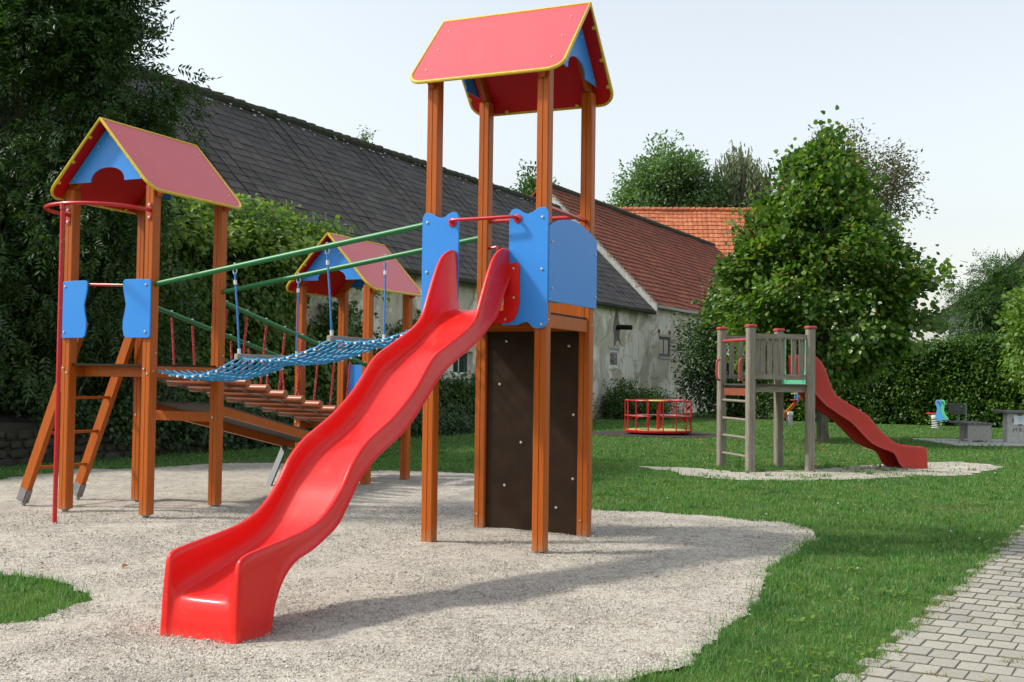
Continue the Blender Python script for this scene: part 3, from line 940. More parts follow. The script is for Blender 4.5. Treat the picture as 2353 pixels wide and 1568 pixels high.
# brown climbing wall at the back, bolt heads of its grips showing through
cw = MB().box(-.515, .515, .56, .582, .02, 2.205).build('climbing_wall', DARKPLY, TALL)
for a, z in ((-.30, .50), (.46, .60), (-.12, .95), (.46, 1.25), (-.37, 1.55), (.40, 1.95), (-.30, 2.0), (.28, .3)):
    bolt(cw, (a, .56, z), (0, -1, 0), 1.25)
for a, z in ((-.30, .50), (.46, .60), (-.12, .95), (.46, 1.25), (-.37, 1.55), (.28, .3)):
    MB().ball((a, .60, z), .05, 8, 6, (1.2, .6, 1)).build('climbing_grip', REDP, cw, True)
MB().prism([(.638, 1.25), (.70, .95), (.735, .55), (.735, .2), (.72, -.02), (.638, -.02)], (.50, 0, 0), (0, 1, 0), (0, 0, 1), (.10, 0, 0)).build('wall_side_board', DARKPLY, TALL)
MB().box(-.515, .515, .555, .600, 2.245, 2.385).build('toe_board', WOOD, TALL)
for kx in (-1, 1):
    bolt(tp[kx, 1], (-.02, -.061, .16), (0, -1, 0), .9)

# --- left tower
LEFT, lp = tower('left_play_tower', 'wooden play tower with red fire pole and ladder, left of the net bridge', TL, 'b', 4.41, 1.715, .085, 3.67)
wl = [(.255, 2.62), (.258, 2.54), (.275, 2.46), (.298, 2.37), (.285, 2.28), (.262, 2.19), (.262, 2.10), (.28, 2.02), (.31, 2.0), (.62, 1.998), (.642, 2.02), (.642, 2.61), (.62, 2.633), (.45, 2.640), (.28, 2.640)]
for sg in (-1, 1):
    panel(LEFT, 'entrance_board', [(sg * a, z) for a, z in (wl if sg > 0 else wl[::-1])], 'b', -.645, .018, BLUE, [(sg * .58, 2.575), (sg * .58, 2.065)])
MB().tube([(-.34, -.62, 2.60), (.34, -.62, 2.575)], .017, 10).build('guard_bar', REDP, LEFT, True)
pole = MB()
arc = [(.585, -.64, 3.39), (.585, -.70, 3.39), (.57, -.86, 3.39), (.47, -1.08, 3.392), (.27, -1.24, 3.394), (0, -1.30, 3.395), (-.27, -1.24, 3.394), (-.47, -1.08, 3.392), (-.57, -.86, 3.39), (-.585, -.70, 3.39), (-.585, -.64, 3.39)]
pole.tube(arcpath(arc), .022, 10).build('pole_hoop', REDP, LEFT, True)
fp_ = MB().tube([(0, -1.30, z) for z in np.linspace(-.15, 3.39, 12)], .0245, 12).build('fire_pole', POLE, LEFT, True)
MB().tube([(0, -1.30, 3.33), (0, -1.30, 3.40)], .032, 12).build('pole_collar', REDP, LEFT, True)
for sg in (-1, 1):
    pb = MB().box(sg * .585 - .026, sg * .585 + .026, -.646, -.638, 3.28, 3.47).build('pole_bracket', REDP, LEFT)
    for z in (3.31, 3.445):
        bolt(pb, (sg * .585, -.646, z), (0, -1, 0), 1.3)
# ladder on the far-left side
lad = bpy.data.objects.new('ladder', None); col.objects.link(lad); lad.parent = LEFT
dirl = np.array((.43, 0, 1.04)); dirl = dirl / np.linalg.norm(dirl)
perp = np.array((-dirl[2], 0, dirl[0]))
for b in (-.42, .42):
    p0 = np.array((-1.405, b, .115)); p1 = p0 + dirl * 2.25
    MB().bar(p0, p1, .075, .115, perp).build('ladder_rail', WOOD, lad)
    sh = MB()
    sh.bar(p0 + dirl * .0 - np.array((0, .0395, 0)) * 1, p0 + dirl * .16 - np.array((0, .0395, 0)), .004, .10, perp)
    sh.bar(p0 + dirl * .0 + np.array((.062, 0, -.03)), p0 + dirl * .17 + np.array((.062, 0, -.03)), .07, .004, perp)
    sh.tube([p0 + np.array((.03, 0, .0)), (p0[0] + .03, b, -.12)], .02, 8)
    sh.build('ladder_shoe', GALV, lad, True)
for z in (.50, .907, 1.318, 1.62):
    a = -1.405 + .43 / 1.04 * (z - .115) + .01
    MB().bar((a, -.45, z), (a, .45, z), .045, .032, (0, 0, 1)).build('rung', WOOD, lad)
# cross beam carrying the ramp
cb = MB().cbox(-H + .06, H - .06, .575, .635, 1.055, 1.17, .005).build('ramp_beam', WOOD, LEFT)
for kx in (-1, 1):
    bolt(lp[kx, 1], (-.01, -.06, 1.09 - .085 + .02), (0, -1, 0), 1.1)
MB().tube([(H, H - .066, 2.38), (H, H - .05, 2.38)], .022, 10).build('red_cap', REDP, LEFT, True)

# --- third tower
THIRD, hp = tower('small_play_tower', 'smallest wooden play tower with red roof, at the far end of the log bridge', T3, 'b', 3.695, .98, .05, 2.945)
panel(THIRD, 'side_board', [(-.60, 1.15), (.60, 1.15), (.60, 1.70), (.3, 1.80), (-.3, 1.80), (-.60, 1.70)], 'a', .642, .016, BLUE)
for sg in (-1, 1):
    panel(THIRD, 'grab_board', [(sg * a, z) for a, z in [(.50, 1.20), (.58, 1.18), (.62, 1.25), (.62, 1.6), (.56, 1.68), (.48, 1.62), (.46, 1.45), (.44, 1.30)]][::(1 if sg > 0 else -1)], 'b', .66, .018, REDP)
panel(THIRD, 'back_board', [(-.5, 1.1), (.1, 1.1), (.1, 1.8), (-.5, 1.8)], 'b', .62, .016, BLUE)

# ---------------------------------------------------------------- slides
def slide_mesh(rim, flo, edge, hw, n, name, mat):
    """rim/flo/edge: matching lists of (b,z) stations; hw half width at the rim"""
    rim = arcpath([(b, z, 0) for b, z in rim], n)[:, :2]; flo = arcpath([(b, z, 0) for b, z in flo], n)[:, :2]; edge = arcpath([(b, z, 0) for b, z in edge], n)[:, :2]
    # across profile: (a, weight floor, weight rim, weight edge, extra z)
    pr = [(0, 1, 0, 0, 0), (.10, 1, 0, 0, .001), (.17, 1, 0, 0, .004), (.205, .96, .04, 0, .006), (.232, .80, .20, 0, 0), (.243, .5, .5, 0, 0), (.250, .16, .84, 0, 0),
          (.256, .04, .96, 0, .000), (.266, 0, 1, 0, .002), (.278, 0, 1, 0, .003), (.290, 0, 1, 0, 0), (.298, 0, .93, .07, 0), (.302, 0, .8, .2, 0), (.308, 0, .45, .55, 0), (.313, 0, .12, .88, 0), (.322, 0, .0, 1, .002), (.332, 0, 0, 1, -.002), (.326, 0, 0, 1, -.008), (.30, 0, 0, 1, -.006)]
    full = [(-a, w) for a, *w in pr[:0:-1]] + [(a, w) for a, *w in pr]
    k = hw / .29
    vs = []
    for i in range(len(rim)):
        for a, (wf, wr, we, ez) in full:
            b = flo[i] * wf + rim[i] * wr + edge[i] * we
            vs.append((a * k, b[0], b[1] + ez))
    m = len(full)
    F = np.array([(i * m + j, i * m + j + 1, (i + 1) * m + j + 1, (i + 1) * m + j) for i in range(len(rim) - 1) for j in range(m - 1)])
    me = fastmesh(name, np.array(vs), F, mat, True)
    return me
#        rim                floor               outer lower edge
ST = [((-.668, 2.815), (-.668, 2.238), (-.668, 2.57)),
      ((-.735, 2.815), (-.735, 2.243), (-.72, 2.50)),
      ((-.81, 2.792), (-.84, 2.240), (-.82, 2.38)),
      ((-.94, 2.718), (-.95, 2.215), (-.90, 2.25)),
      ((-1.064, 2.560), (-1.06, 2.165), (-1.00, 2.15)),
      ((-1.206, 2.315), (-1.18, 2.090), (-1.11, 2.085)),
      ((-1.300, 2.160), (-1.30, 2.005), (-1.22, 2.010)),
      ((-1.440, 2.055), (-1.46, 1.905), (-1.46, 1.885)),
      ((-1.645, 1.965), (-1.66, 1.812), (-1.68, 1.795)),
      ((-1.865, 1.876), (-1.87, 1.715), (-1.87, 1.715)),
      ((-2.055, 1.800), (-2.05, 1.622), (-2.03, 1.632)),
      ((-2.177, 1.718), (-2.17, 1.530), (-2.15, 1.545)),
      ((-2.372, 1.540), (-2.36, 1.370), (-2.35, 1.385)),
      ((-2.561, 1.408), (-2.55, 1.238), (-2.55, 1.240)),
      ((-2.743, 1.303), (-2.74, 1.138), (-2.74, 1.142)),
      ((-2.955, 1.208), (-2.95, 1.050), (-2.95, 1.055)),
      ((-3.123, 1.130), (-3.12, .960), (-3.12, .972)),
      ((-3.300, 1.000), (-3.29, .825), (-3.28, .862)),
      ((-3.431, .840), (-3.42, .690), (-3.42, .712)),
      ((-3.560, .720), (-3.56, .560), (-3.55, .580)),
      ((-3.700, .635), (-3.71, .470), (-3.70, .505)),
      ((-3.860, .582), (-3.88, .405), (-3.86, .445)),
      ((-4.060, .548), (-4.08, .342), (-4.06, .390)),
      ((-4.240, .526), (-4.26, .292), (-4.20, .285)),
      ((-4.400, .506), (-4.42, .252), (-4.29, .120)),
      ((-4.500, .492), (-4.52, .228), (-4.34, -.12)),
      ((-4.565, .474), (-4.575, .200), (-4.42, -.14)),
      ((-4.600, .440), (-4.598, .160), (-4.50, -.15)),
      ((-4.612, .36), (-4.608, .10), (-4.56, -.16)),
      ((-4.626, .18), (-4.620, .0), (-4.60, -.17)),
      ((-4.640, -.16), (-4.632, -.17), (-4.635, -.18))]
BIGSLIDE = thing('wave_slide', 'big glossy red wave slide running down to the gravel from the tallest tower', 'slide', (TT[0] - .03 * U[0], TT[1] - .03 * U[1], 0), YAW)
link('chute', slide_mesh([s[0] for s in ST], [s[1] for s in ST], [s[2] for s in ST], .285, 4, 'chute', SLIDE), BIGSLIDE)
for sg in (-1, 1):
    poly = [(.26, 2.66), (.38, 2.69), (.410, 2.66), (.412, 2.32), (.395, 2.22), (.36, 2.155), (.30, 2.125), (.0, 2.122), (.0, 2.205), (.25, 2.215)]
    fl = MB().prism([(sg * a, z) for a, z in (poly if sg > 0 else poly[::-1])], (0, -.668, 0), (1, 0, 0), (0, 0, 1), (0, -.012, 0)).build('mounting_flange', SLIDE, BIGSLIDE)
    for a, z in ((.355, 2.36), (.27, 2.16), (.35, 2.63)):
        bolt(fl, (sg * a, -.68, z), (0, -1, 0), 1.0)
MB().box(-.262, .262, -.669, -.60, 2.20, 2.2395).build('top_lip', SLIDE, BIGSLIDE)

# ---------------------------------------------------------------- net bridge between left and tall tower (left tower frame)
NET = thing('net_bridge', 'blue rope net bridge hung from two green rails between left and tall tower', 'rope bridge', (TL[0], TL[1], 0), YAW)
def railz(a): return 2.583 + (a - .615) * (3.09 - 2.583) / (3.94 - .615)
for b in (-.58, .58):
    MB().tube([(.61, b, railz(.61)), (4.05, b, railz(4.05))], .029, 14).build('green_rail', GREENP, NET, True)
ends = [(.66, 1.645), (1.72, 1.785), (2.86, 1.972), (3.97, 2.145)]
for i in (1, 2):
    a, z = ends[i]
    MB().cbox(a - .026, a + .026, -.57, .57, z - .012, z + .048, .006).build('net_slat', SLATW, NET)
    for b in (-.58, .58):
        tb = railz(a) - .06
        bb = .52 if b > 0 else -.52
        pa = np.array((a - .04 * (1 if i == 1 else -1) * 0 - .03, b, tb)); pb_ = np.array((a + .005, bb, z + .05))
        h = MB().tube([pa, pa + (pb_ - pa) * .5 + np.array((.004, 0, 0)), pb_], .0105, 8).build('hanger_rope', ROPED, NET, True)
        MB().tube([pa + (pb_ - pa) * .10, pa + (pb_ - pa) * .155], .017, 8).build('ferrule', FERR, h, True)
        MB().tube([pb_ + (pa - pb_) * -.02, pb_ + (pa - pb_) * .06], .018, 8).build('ferrule', FERR, h, True)
        ring = [pa + np.array((.024 * math.cos(t), 0, .01 + .034 * math.sin(t))) for t in np.linspace(0, 2 * math.pi, 14)[:-1]]
        MB().tube(ring, .006, 6, closed=True).build('eye_ring', STEEL, h, True)
        bolt(NET, (a - .03, b, railz(a - .03) + .028), (0, 0, 1), 1.2)
sags = (.115, .085, .085)
for sp in range(3):
    (a0, z0), (a1, z1) = ends[sp], ends[sp + 1]
    if sp > 0: a0 += .025
    a1 -= .025
    def zat(a, b):
        s = (a - a0) / (a1 - a0)
        cx = 1 - (b / .52) ** 2
        return z0 + (z1 - z0) * s - 4 * s * (1 - s) * (sags[sp] + .045 * cx) + .006 * math.sin(a * 31 + b * 17)
    bs = np.linspace(-.52, .52, 10)
    asx = np.linspace(a0, a1, 11)
    for b in bs:
        MB().tube([(a, b * (1 - .05 * math.sin(math.pi * (a - a0) / (a1 - a0))), zat(a, b)) for a in np.linspace(a0, a1, 15)], .0115, 6).build('net_rope', ROPE, NET, True)
    for a in asx[1:-1]:
        MB().tube([(a + .012 * math.sin(b * 9 + a * 5), b, zat(a, b) - .003) for b in np.linspace(-.52, .52, 13)], .0115, 6).build('net_rope', ROPE, NET, True)
    kn = MB(); fe = MB()
    for a in asx:
        for j, b in enumerate(bs):
            kn.ball((a, b, zat(a, b)), .017 if j in (0, 9) else .013, 6, 4)
            if j in (0, 9) or (sp == 0 and a < a0 + .3):
                fe.tube([(a + .03, b + .01, zat(a + .03, b) - .012), (a + .05, b + .012, zat(a + .05, b) - .014)], .012, 6)
    tag(kn.build('rope_knots', ROPE, NET, True), kind='stuff'); tag(fe.build('rope_ferrules', FERR, NET, True), kind='stuff')

# ---------------------------------------------------------------- log bridge (left tower frame) and ramp
LOGB = thing('log_bridge', 'sloping bridge of round brown logs hung on red ropes from green rails', 'log bridge', (TL[0], TL[1], 0), YAW)
def rz2(b): return 2.462 - .2106 * (b - .695)
for a in (-.58, .58):
    MB().tube([(a, .62, rz2(.62)), (a, 3.96, rz2(3.96))], .029, 12).build('green_rail', GREENP, LOGB, True)
logm = MB().tube([(-.60, 0, 0), (-.592, 0, 0), (.612, 0, 0), (.62, 0, 0)], [.050, .057, .057, .050], 16).mesh('log', LOGW, True)
bl = [.72 + .397 * i for i in range(9)]
for b in bl:
    z = 1.444 - .1825 * (b - 1.506)
    lg = link('log', logm, LOGB, loc=(rng.normal() * .008, b, z))
    for a in (-.58, .58):
        if b < .75 and a > 0: pass
        top = (a, b + .0, rz2(b) - .05); bot = (a * .88, b, z + .05)
        MB().tube([top, bot], .0145, 8).build('red_rope', REDROPE, LOGB, True)
        bolt(LOGB, (a, b, rz2(b) + .027), (0, 0, 1), 1.3)
for a in (-.36, .36):
    MB().tube([(a, b, 1.444 - .1825 * (b - 1.506) - .06 - .012 * math.cos((b - .72) / .397 * 2 * math.pi)) for b in np.linspace(.62, 3.95, 50)], .010, 6).build('support_cable', CABLE, LOGB, True)

RAMP = thing('plank_ramp', 'sloping plywood ramp on orange beams underneath the log bridge', 'ramp', (TL[0], TL[1], 0), YAW)
def rmz(b): return 1.275 - .2 * (b - .65)
MB().prism([(.64, rmz(.64)), (3.72, rmz(3.72)), (3.72, rmz(3.72) - .02), (.64, rmz(.64) - .02)], (-.52, 0, 0), (0, 1, 0), (0, 0, 1), (1.04, 0, 0)).build('ramp_board', GREYPLY, RAMP)
for a in (-.52, .46):
    MB().prism([(.645, rmz(.645) - .021), (3.70, rmz(3.70) - .021), (3.70, rmz(3.70) - .125), (.645, rmz(.645) - .125)], (a, 0, 0), (0, 1, 0), (0, 0, 1), (.06, 0, 0)).build('ramp_beam', WOOD, RAMP)
for a in (-.47, .47):
    MB().bar((a, 3.45, rmz(3.45) - .12), (a, 3.04, .0), .03, .09, (1, 0, 0)).build('ramp_leg', M('dark_steel', (.07, .075, .08), .5, .4), RAMP)
MB().tube([(.40, .66, rmz(.66) + .012), (.38, 1.5, rmz(1.5) + .012), (.0, 2.6, rmz(2.6) + .014), (-.3, 2.9, rmz(2.9) + .014)], .011, 6).build('climbing_rope', CABLE, RAMP, True)

# ---------------------------------------------------------------- old grey tower with red slide
OC = np.array((4.590, 20.930)); OY = R(15)
OLD = thing('old_play_tower', 'weathered grey timber tower with red post caps, out on the lawn', 'play tower', (OC[0], OC[1], 0), OY)
opm = MB().cbox(-.072, .072, -.072, .072, 0, 2.58, .022).mesh('post', GREYWOOD)
ocm = MB().cbox(-.086, .086, -.086, .086, 0, .045, .015).mesh('post_cap', REDCAP)
OH = .58
for kx, ky in ((-1, -1), (1, -1), (-1, 1), (1, 1)):
    p = link('post', opm, OLD, loc=(kx * OH, ky * OH, .0))
    link('post_cap', ocm, p, loc=(0, 0, 2.575))
MB().box(-.60, .60, -.60, .60, 1.55, 1.58).build('deck', GREYPLY, OLD)
for s_ in (-1, 1):
    MB().box(-OH + .075, OH - .075, s_ * .52 - .03, s_ * .52 + .03, 1.44, 1.549).build('deck_beam', GREYWOODX, OLD)
MB().box(-.57, -.53, -OH + .08, OH - .08, 1.37, 1.50).build('red_cross_board', M('faded_red_wood', (.27, .075, .04), .8, .2, c2=(.2, .06, .035), scale=8), OLD)
for s_ in (-1, 1):
    for z in (1.71, 2.42):
        MB().box(-OH + .073, OH - .073, s_ * .58 - .02, s_ * .58 + .02, z - .045, z + .045).build('rail', GREYWOODX, OLD)
    for a in (-.45, -.33, -.20, -.08, .05, .27, .42) if s_ < 0 else (-.40, -.22, .0, .2, .38):
        MB().box(a - .047, a + .047, s_ * .58 + (.021 if s_ < 0 else -.039), s_ * .58 + (.039 if s_ < 0 else -.021), 1.67, 2.39).build('slat', GREYWOOD, OLD)
for z in (.312, .637, .952, 1.278):
    MB().tube([(-.58, -.53, z - .01), (-.58, 0, z - .004), (-.58, .53, z)], .024, 8).build('rung', GREYWOOD, OLD, True)
MB().tube([(-.585, -.53, 2.36), (-.585, .53, 2.36)], .026, 8).build('red_top_bar', REDCAP, OLD, True)
for b in (-.45, .48):
    MB().tube(arcpath([(-.66, b, 2.02), (-.72, b, 1.99), (-.73, b, 1.83), (-.72, b, 1.67), (-.66, b, 1.64)], 4), .02, 8).build('grab_handle', REDCAP, OLD, True)
for b in (-.40, .42):
    MB().prism([(b - .10, 1.585), (b + .10, 1.585), (b + .055, 1.9), (b + .05, 2.45), (b, 2.52), (b - .05, 2.45), (b - .055, 1.9)], (.60, 0, 0), (0, 1, 0), (0, 0, 1), (.018, 0, 0)).build('mint_board', MINT, OLD)
MB().prism([(-.30, 1.585), (.32, 1.585), (.30, 1.66), (-.28, 1.66)], (.597, 0, 0), (0, 1, 0), (0, 0, 1), (.018, 0, 0)).build('mint_board', MINT, OLD)
OS = thing('old_slide', 'dull red fibreglass slide curving down from the weathered grey tower', 'slide', (OC[0], OC[1], 0), OY + R(90))
# local: -b axis points to +u of the old tower
so = [((-.60, 2.10), (-.60, 1.62), (-.62, 1.55)), ((-.80, 2.12), (-.80, 1.61), (-.80, 1.45)), ((-.96, 2.02), (-.95, 1.54), (-.93, 1.33)), ((-1.08, 1.83), (-1.08, 1.43), (-1.06, 1.21)), ((-1.18, 1.56), (-1.20, 1.30), (-1.20, 1.13)),
      ((-1.30, 1.39), (-1.33, 1.20), (-1.36, 1.03)), ((-1.57, 1.23), (-1.57, 1.06), (-1.57, .91)), ((-1.92, 1.04), (-1.90, .84), (-1.80, .70)), ((-2.11, .84), (-2.10, .66), (-2.0, .53)), ((-2.34, .64), (-2.34, .46), (-2.22, .43)), ((-2.56, .51), (-2.58, .37), (-2.46, .34)),
      ((-2.80, .475), (-2.82, .31), (-2.58, .14)), ((-3.0, .46), (-3.03, .27), (-2.75, .02)), ((-3.13, .44), (-3.14, .23), (-2.95, .0)), ((-3.17, .36), (-3.165, .16), (-3.08, -.02)), ((-3.19, .0), (-3.185, -.03), (-3.18, -.04))]
link('chute', slide_mesh([s[0] for s in so], [s[1] for s in so], [s[2] for s in so], .27, 4, 'chute', OLDSLIDE), OS)

# ---------------------------------------------------------------- merry-go-round
mc = (4.31, 33.9)
mat_ = MB().lathe([(2.0, 0), (2.0, .02), (1.97, .026), (.001, .028)], 48).build('safety_mat', RUBBER)
mat_.location = (mc[0], mc[1], float(gz(0, 33)) - .004)
tag(mat_, 'dark round rubber mat on the grass under the roundabout', 'rubber mat')
MG = thing('roundabout', 'red playground roundabout with railings and yellow floor and centre wheel', 'roundabout', (mc[0], mc[1], .0), .2)
g0 = float(gz(0, 33)) + .02
MB().lathe([(.30, g0), (.30, .10), (.20, .14)], 20).build('pedestal', DARKIN, MG)
MB().lathe([(.90, .11), (.965, .12), (.98, .15), (.975, .185), (.95, .195), (.93, .19)], 48).build('rim', REDP, MG, True)
MB().lathe([(.92, .17), (.925, .198), (.001, .20)], 40).build('floor', YBOARD, MG)
for z, r_ in ((1.045, .02), (.60, .018)):
    gaps = np.linspace(.25, 2 * math.pi - .05, 60)
    ring = MB()
    if z > 1:
        for k0 in range(3):
            ring.tube([(.965 * math.cos(a), .965 * math.sin(a), z) for a in np.linspace(k0 * 2.094 + .35, k0 * 2.094 + 2.0, 20)], r_, 8)
    else:
        for k0 in range(3):
            ring.tube([(.965 * math.cos(a), .965 * math.sin(a), z) for a in np.linspace(k0 * 2.094 + .35, k0 * 2.094 + 2.0, 20)], r_, 8)
    ring.build('railing', REDP, MG, True)
for k0 in range(3):
    for j in range(5):
        a = k0 * 2.094 + .35 + 1.65 * j / 4
        MB().tube([(.965 * math.cos(a), .965 * math.sin(a), .18), (.965 * math.cos(a), .965 * math.sin(a), 1.045)], .017, 8).build('upright', REDP, MG, True)
        if j in (0, 2, 4):
            ca, sa = math.cos(a), math.sin(a)
            MB().prism([(.96, .58), (.75, .58), (.96, .43)], (0, 0, 0), (ca, sa, 0), (0, 0, 1), (-sa * .01, ca * .01, 0)).build('seat_bracket', REDP, MG)
    a0_, a1_ = k0 * 2.094 + .35, k0 * 2.094 + 2.0
    seat = [(.93 * math.cos(a), .93 * math.sin(a)) for a in np.linspace(a0_, a1_, 14)] + [(.66 * math.cos(a), .66 * math.sin(a)) for a in np.linspace(a1_, a0_, 14)]
    MB().prism(seat, (0, 0, .585), (1, 0, 0), (0, 1, 0), (0, 0, .02)).build('seat', GALV, MG)
MB().tube([(0, 0, .2), (0, 0, 1.03)], .045, 12).build('centre_post', REDP, MG, True)
MB().lathe([(.30, 1.02), (.315, 1.035), (.30, 1.055), (.001, 1.06)], 28).build('centre_wheel', YBOARD, MG, True)

# ---------------------------------------------------------------- spring rider, seesaw, table and bench
SP = thing('spring_rider', 'blue and green spring rider in front of the hedge', 'spring rider', (14.95, 40.8, .0), R(-42))
SP.scale = (1.12, 1.12, 1.08)
hel = [(.10 * math.cos(t), .10 * math.sin(t), .05 + .36 * t / (5 * 2 * math.pi)) for t in np.linspace(0, 5 * 2 * math.pi, 90)]
MB().tube(hel, .017, 6).build('spring', FERR, SP, True)
MB().lathe([(.10, .40), (.13, .42), (.13, .50), (.08, .52)], 14).build('spring_cup', FERR, SP, True)
MB().cbox(-.26, .06, -.12, .12, .54, .58, .02).build('seat', REDP, SP)
side = arcpath([(.30, .30), (.14, .34), (.07, .50), (.12, .72), (.06, .90), (.10, 1.0), (.22, 1.0), (.26, .88), (.22, .70), (.26, .55), (.36, .40), (.36, .31)], 3)
for b, m_ in ((-.15, CYAN), (.15, MINT)):
    MB().prism([tuple(p) for p in side[:-1]], (0, b, 0), (1, 0, 0), (0, 0, 1), (0, .025, 0)).build('side_board', m_, SP)
for x_, z_ in ((.16, .94), (.33, .35)):
    MB().tube([(x_, -.27, z_), (x_, .29, z_)], .022, 8).build('handle', REDP, SP, True)

SS = thing('seesaw', 'orange seesaw with blue handle boards by the hedge, behind the grey tower', 'seesaw', (10.2, 42.4, 0), R(12))
MB().bar((-.45, 0, .17), (.75, 0, 1.42), .10, .12).build('beam', WOOD, SS)
MB().cbox(-.09, .09, -.09, .09, .0, .52, .02).build('pivot_post', CONC, SS)
MB().cbox(-.11, .11, -.11, .11, .44, .56, .02).build('pivot_cap', FERR, SS)
for x_, z_ in ((-.30, .30), (.27, .95)):
    MB().cbox(x_ - .2, x_ + .1, -.12, .12, z_ + .02, z_ + .06, .01).build('seat', REDP, SS)
    for y_ in (-.10, .10):
        MB().cbox(x_ - .03, x_ + .03, y_ - .02, y_ + .02, z_ - .06, z_ + .36, .008).build('handle_board', CYAN, SS)
    MB().tube([(x_ - .2, 0, z_ + .27), (x_ + .2, 0, z_ + .27)], .025, 8).build('handle', YELLOW, SS, True)

slab = MB().cbox(11.5, 19, 29.95, 33.2, .0, .075, .02).build('concrete_slab', CONC)
tag(slab, 'pale concrete slab under the picnic bench and table', 'slab')
BN = thing('picnic_bench', 'grey bench with concrete side and slatted backrest, left of the table', 'bench', (12.7, 31.6, .07), R(-3))
for y_ in (-.30, .35):
    MB().prism([(-.33, 0), (-.20, 0), (-.20, .06), (.18, .06), (.18, 0), (.30, 0), (.30, .47), (-.32, .47)], (0, y_, 0), (1, 0, 0), (0, 0, 1), (0, .07 if y_ < 0 else .05, 0)).build('concrete_side', CONCD, BN)
for i in range(5):
    MB().cbox(-.34 + .135 * i, -.22 + .135 * i, -.34, 1.25, .475, .53, .008).build('seat_slat', DKWOOD, BN)
for i in range(4):
    MB().cbox(-.38, -.35, -.20, 1.15, .74 + .075 * i, .80 + .075 * i, .006).build('back_slat', DKWOOD, BN)
for y_ in (-.15, .45):
    MB().cbox(-.345, -.31, y_ - .02, y_ + .02, .40, 1.03, .005).build('back_support', GALV, BN)
TB = thing('picnic_table', 'concrete table with grey slatted top and a taped paper notice', 'table', (14.1, 31.7, .07), R(-2))
MB().cbox(-.62, .06, -.30, .02, 0, .80, .012).build('pedestal', CONC, TB)
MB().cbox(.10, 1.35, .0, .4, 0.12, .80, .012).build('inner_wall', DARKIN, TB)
MB().cbox(.70, 1.40, -.30, .02, 0, .80, .012).build('pedestal', CONC, TB)
for i in range(5):
    MB().cbox(-.74, 1.5, -.46 + .2 * i, -.285 + .2 * i, .805, .865, .008).build('top_slat', DKWOOD, TB)
NT = thing('paper_notice', 'white paper notice with green print taped to the end of the table', 'notice', (14.1 - .30, 31.7 - .295, .07), R(-2))
MB().box(-.165, .165, -.0075, -.005, .49, .745).build('paper', M('paper', (.78, .82, .88), .8, .2), NT)
pm_ = MB()
for j in range(7):
    w_ = .10 * (1 - .25 * (j % 3 == 1))
    x0_ = -.04
    while x0_ < w_:
        l_ = rng.uniform(.012, .035); pm_.box(x0_, min(x0_ + l_, w_), -.0095, -.0082, .555 + .020 * j, .567 + .020 * j); x0_ += l_ + .006
pm_.build('print', M('green_print', (.35, .62, .60), .8, .2), NT)
TAPE = M('brown_tape', (.20, .16, .13), .5, .4)
for x0, x1, z0, z1 in ((-.06, .06, .725, .775), (-.05, .07, .455, .505), (-.20, -.155, .54, .66), (.155, .205, .53, .64)):
    MB().box(x0, x1, -.0115, -.0100, z0, z1).build('tape', TAPE, NT)
fc = bpy.data.curves.new('letters', 'FONT'); fc.body = 'M B F'; fc.size = .15; fc.extrude = .003; fc.align_x = 'CENTER'
fo_ = bpy.data.objects.new('letters_tmp', fc); col.objects.link(fo_)
bpy.context.view_layer.update()
fm = bpy.data.meshes.new_from_object(fo_.evaluated_get(bpy.context.evaluated_depsgraph_get()))
bpy.data.objects.remove(fo_)
fm.materials.clear(); fm.materials.append(M('dark_letters', (.13, .13, .12), .9, .2))
lt = link('letters', fm, TB, mw=Matrix.Translation((-.29, -.3035, .30)) @ Matrix.Rotation(R(90), 4, 'X'))

# ---------------------------------------------------------------- barn, red-roofed house, orange-roofed house
BP = (6.2966, 53.045); BZ = R(63)
def bw(t, off, z):   # barn local -> world, off measured outwards (towards the playground)
    c, s = math.cos(BZ), math.sin(BZ)
    return np.array((BP[0] + c * t + s * off, BP[1] + s * t - c * off, z))
def wall_holes(t0, t1, z0, z1, holes, depth=.28):
    mb = MB(); ts = sorted({t0, t1, *[h[0] for h in holes], *[h[1] for h in holes]}); zs = sorted({z0, z1, *[h[2] for h in holes], *[h[3] for h in holes]})
    for i in range(len(ts) - 1):
        for j in range(len(zs) - 1):
            a, b, c, d = ts[i], ts[i + 1], zs[j], zs[j + 1]
            if any(h[0] <= a and b <= h[1] and h[2] <= c and d <= h[3] for h in holes): continue
            mb.add([(a, 0, c), (b, 0, c), (b, 0, d), (a, 0, d)], [(0, 1, 2, 3)])
    for a, b, c, d in holes:
        q = [(a, c), (b, c), (b, d), (a, d)]
        for i in range(4):
            (x0, y0), (x1, y1) = q[i], q[(i + 1) % 4]
            mb.add([(x0, 0, y0), (x0, depth, y0), (x1, depth, y1), (x1, 0, y1)], [(0, 1, 2, 3)])
    mb.box(t0, t1, depth, depth + 8.6, z0, z1 - .02)
    return mb
def window(parent, a, b, c, d, mf, fw_=.06, dep=.16, mull=False):
    f = MB()
    f.box(a, b, dep, dep + .05, c, c + fw_); f.box(a, b, dep, dep + .05, d - fw_, d)
    f.box(a, a + fw_, dep, dep + .05, c + fw_, d - fw_); f.box(b - fw_, b, dep, dep + .05, c + fw_, d - fw_)
    if mull: f.box((a + b) / 2 - .02, (a + b) / 2 + .02, dep + .004, dep + .046, c + fw_, d - fw_)
    fo__ = f.build('window_frame', mf, parent)
    MB().box(a + fw_, b - fw_, dep + .02, dep + .03, c + fw_, d - fw_).build('pane', GLASS, fo__)

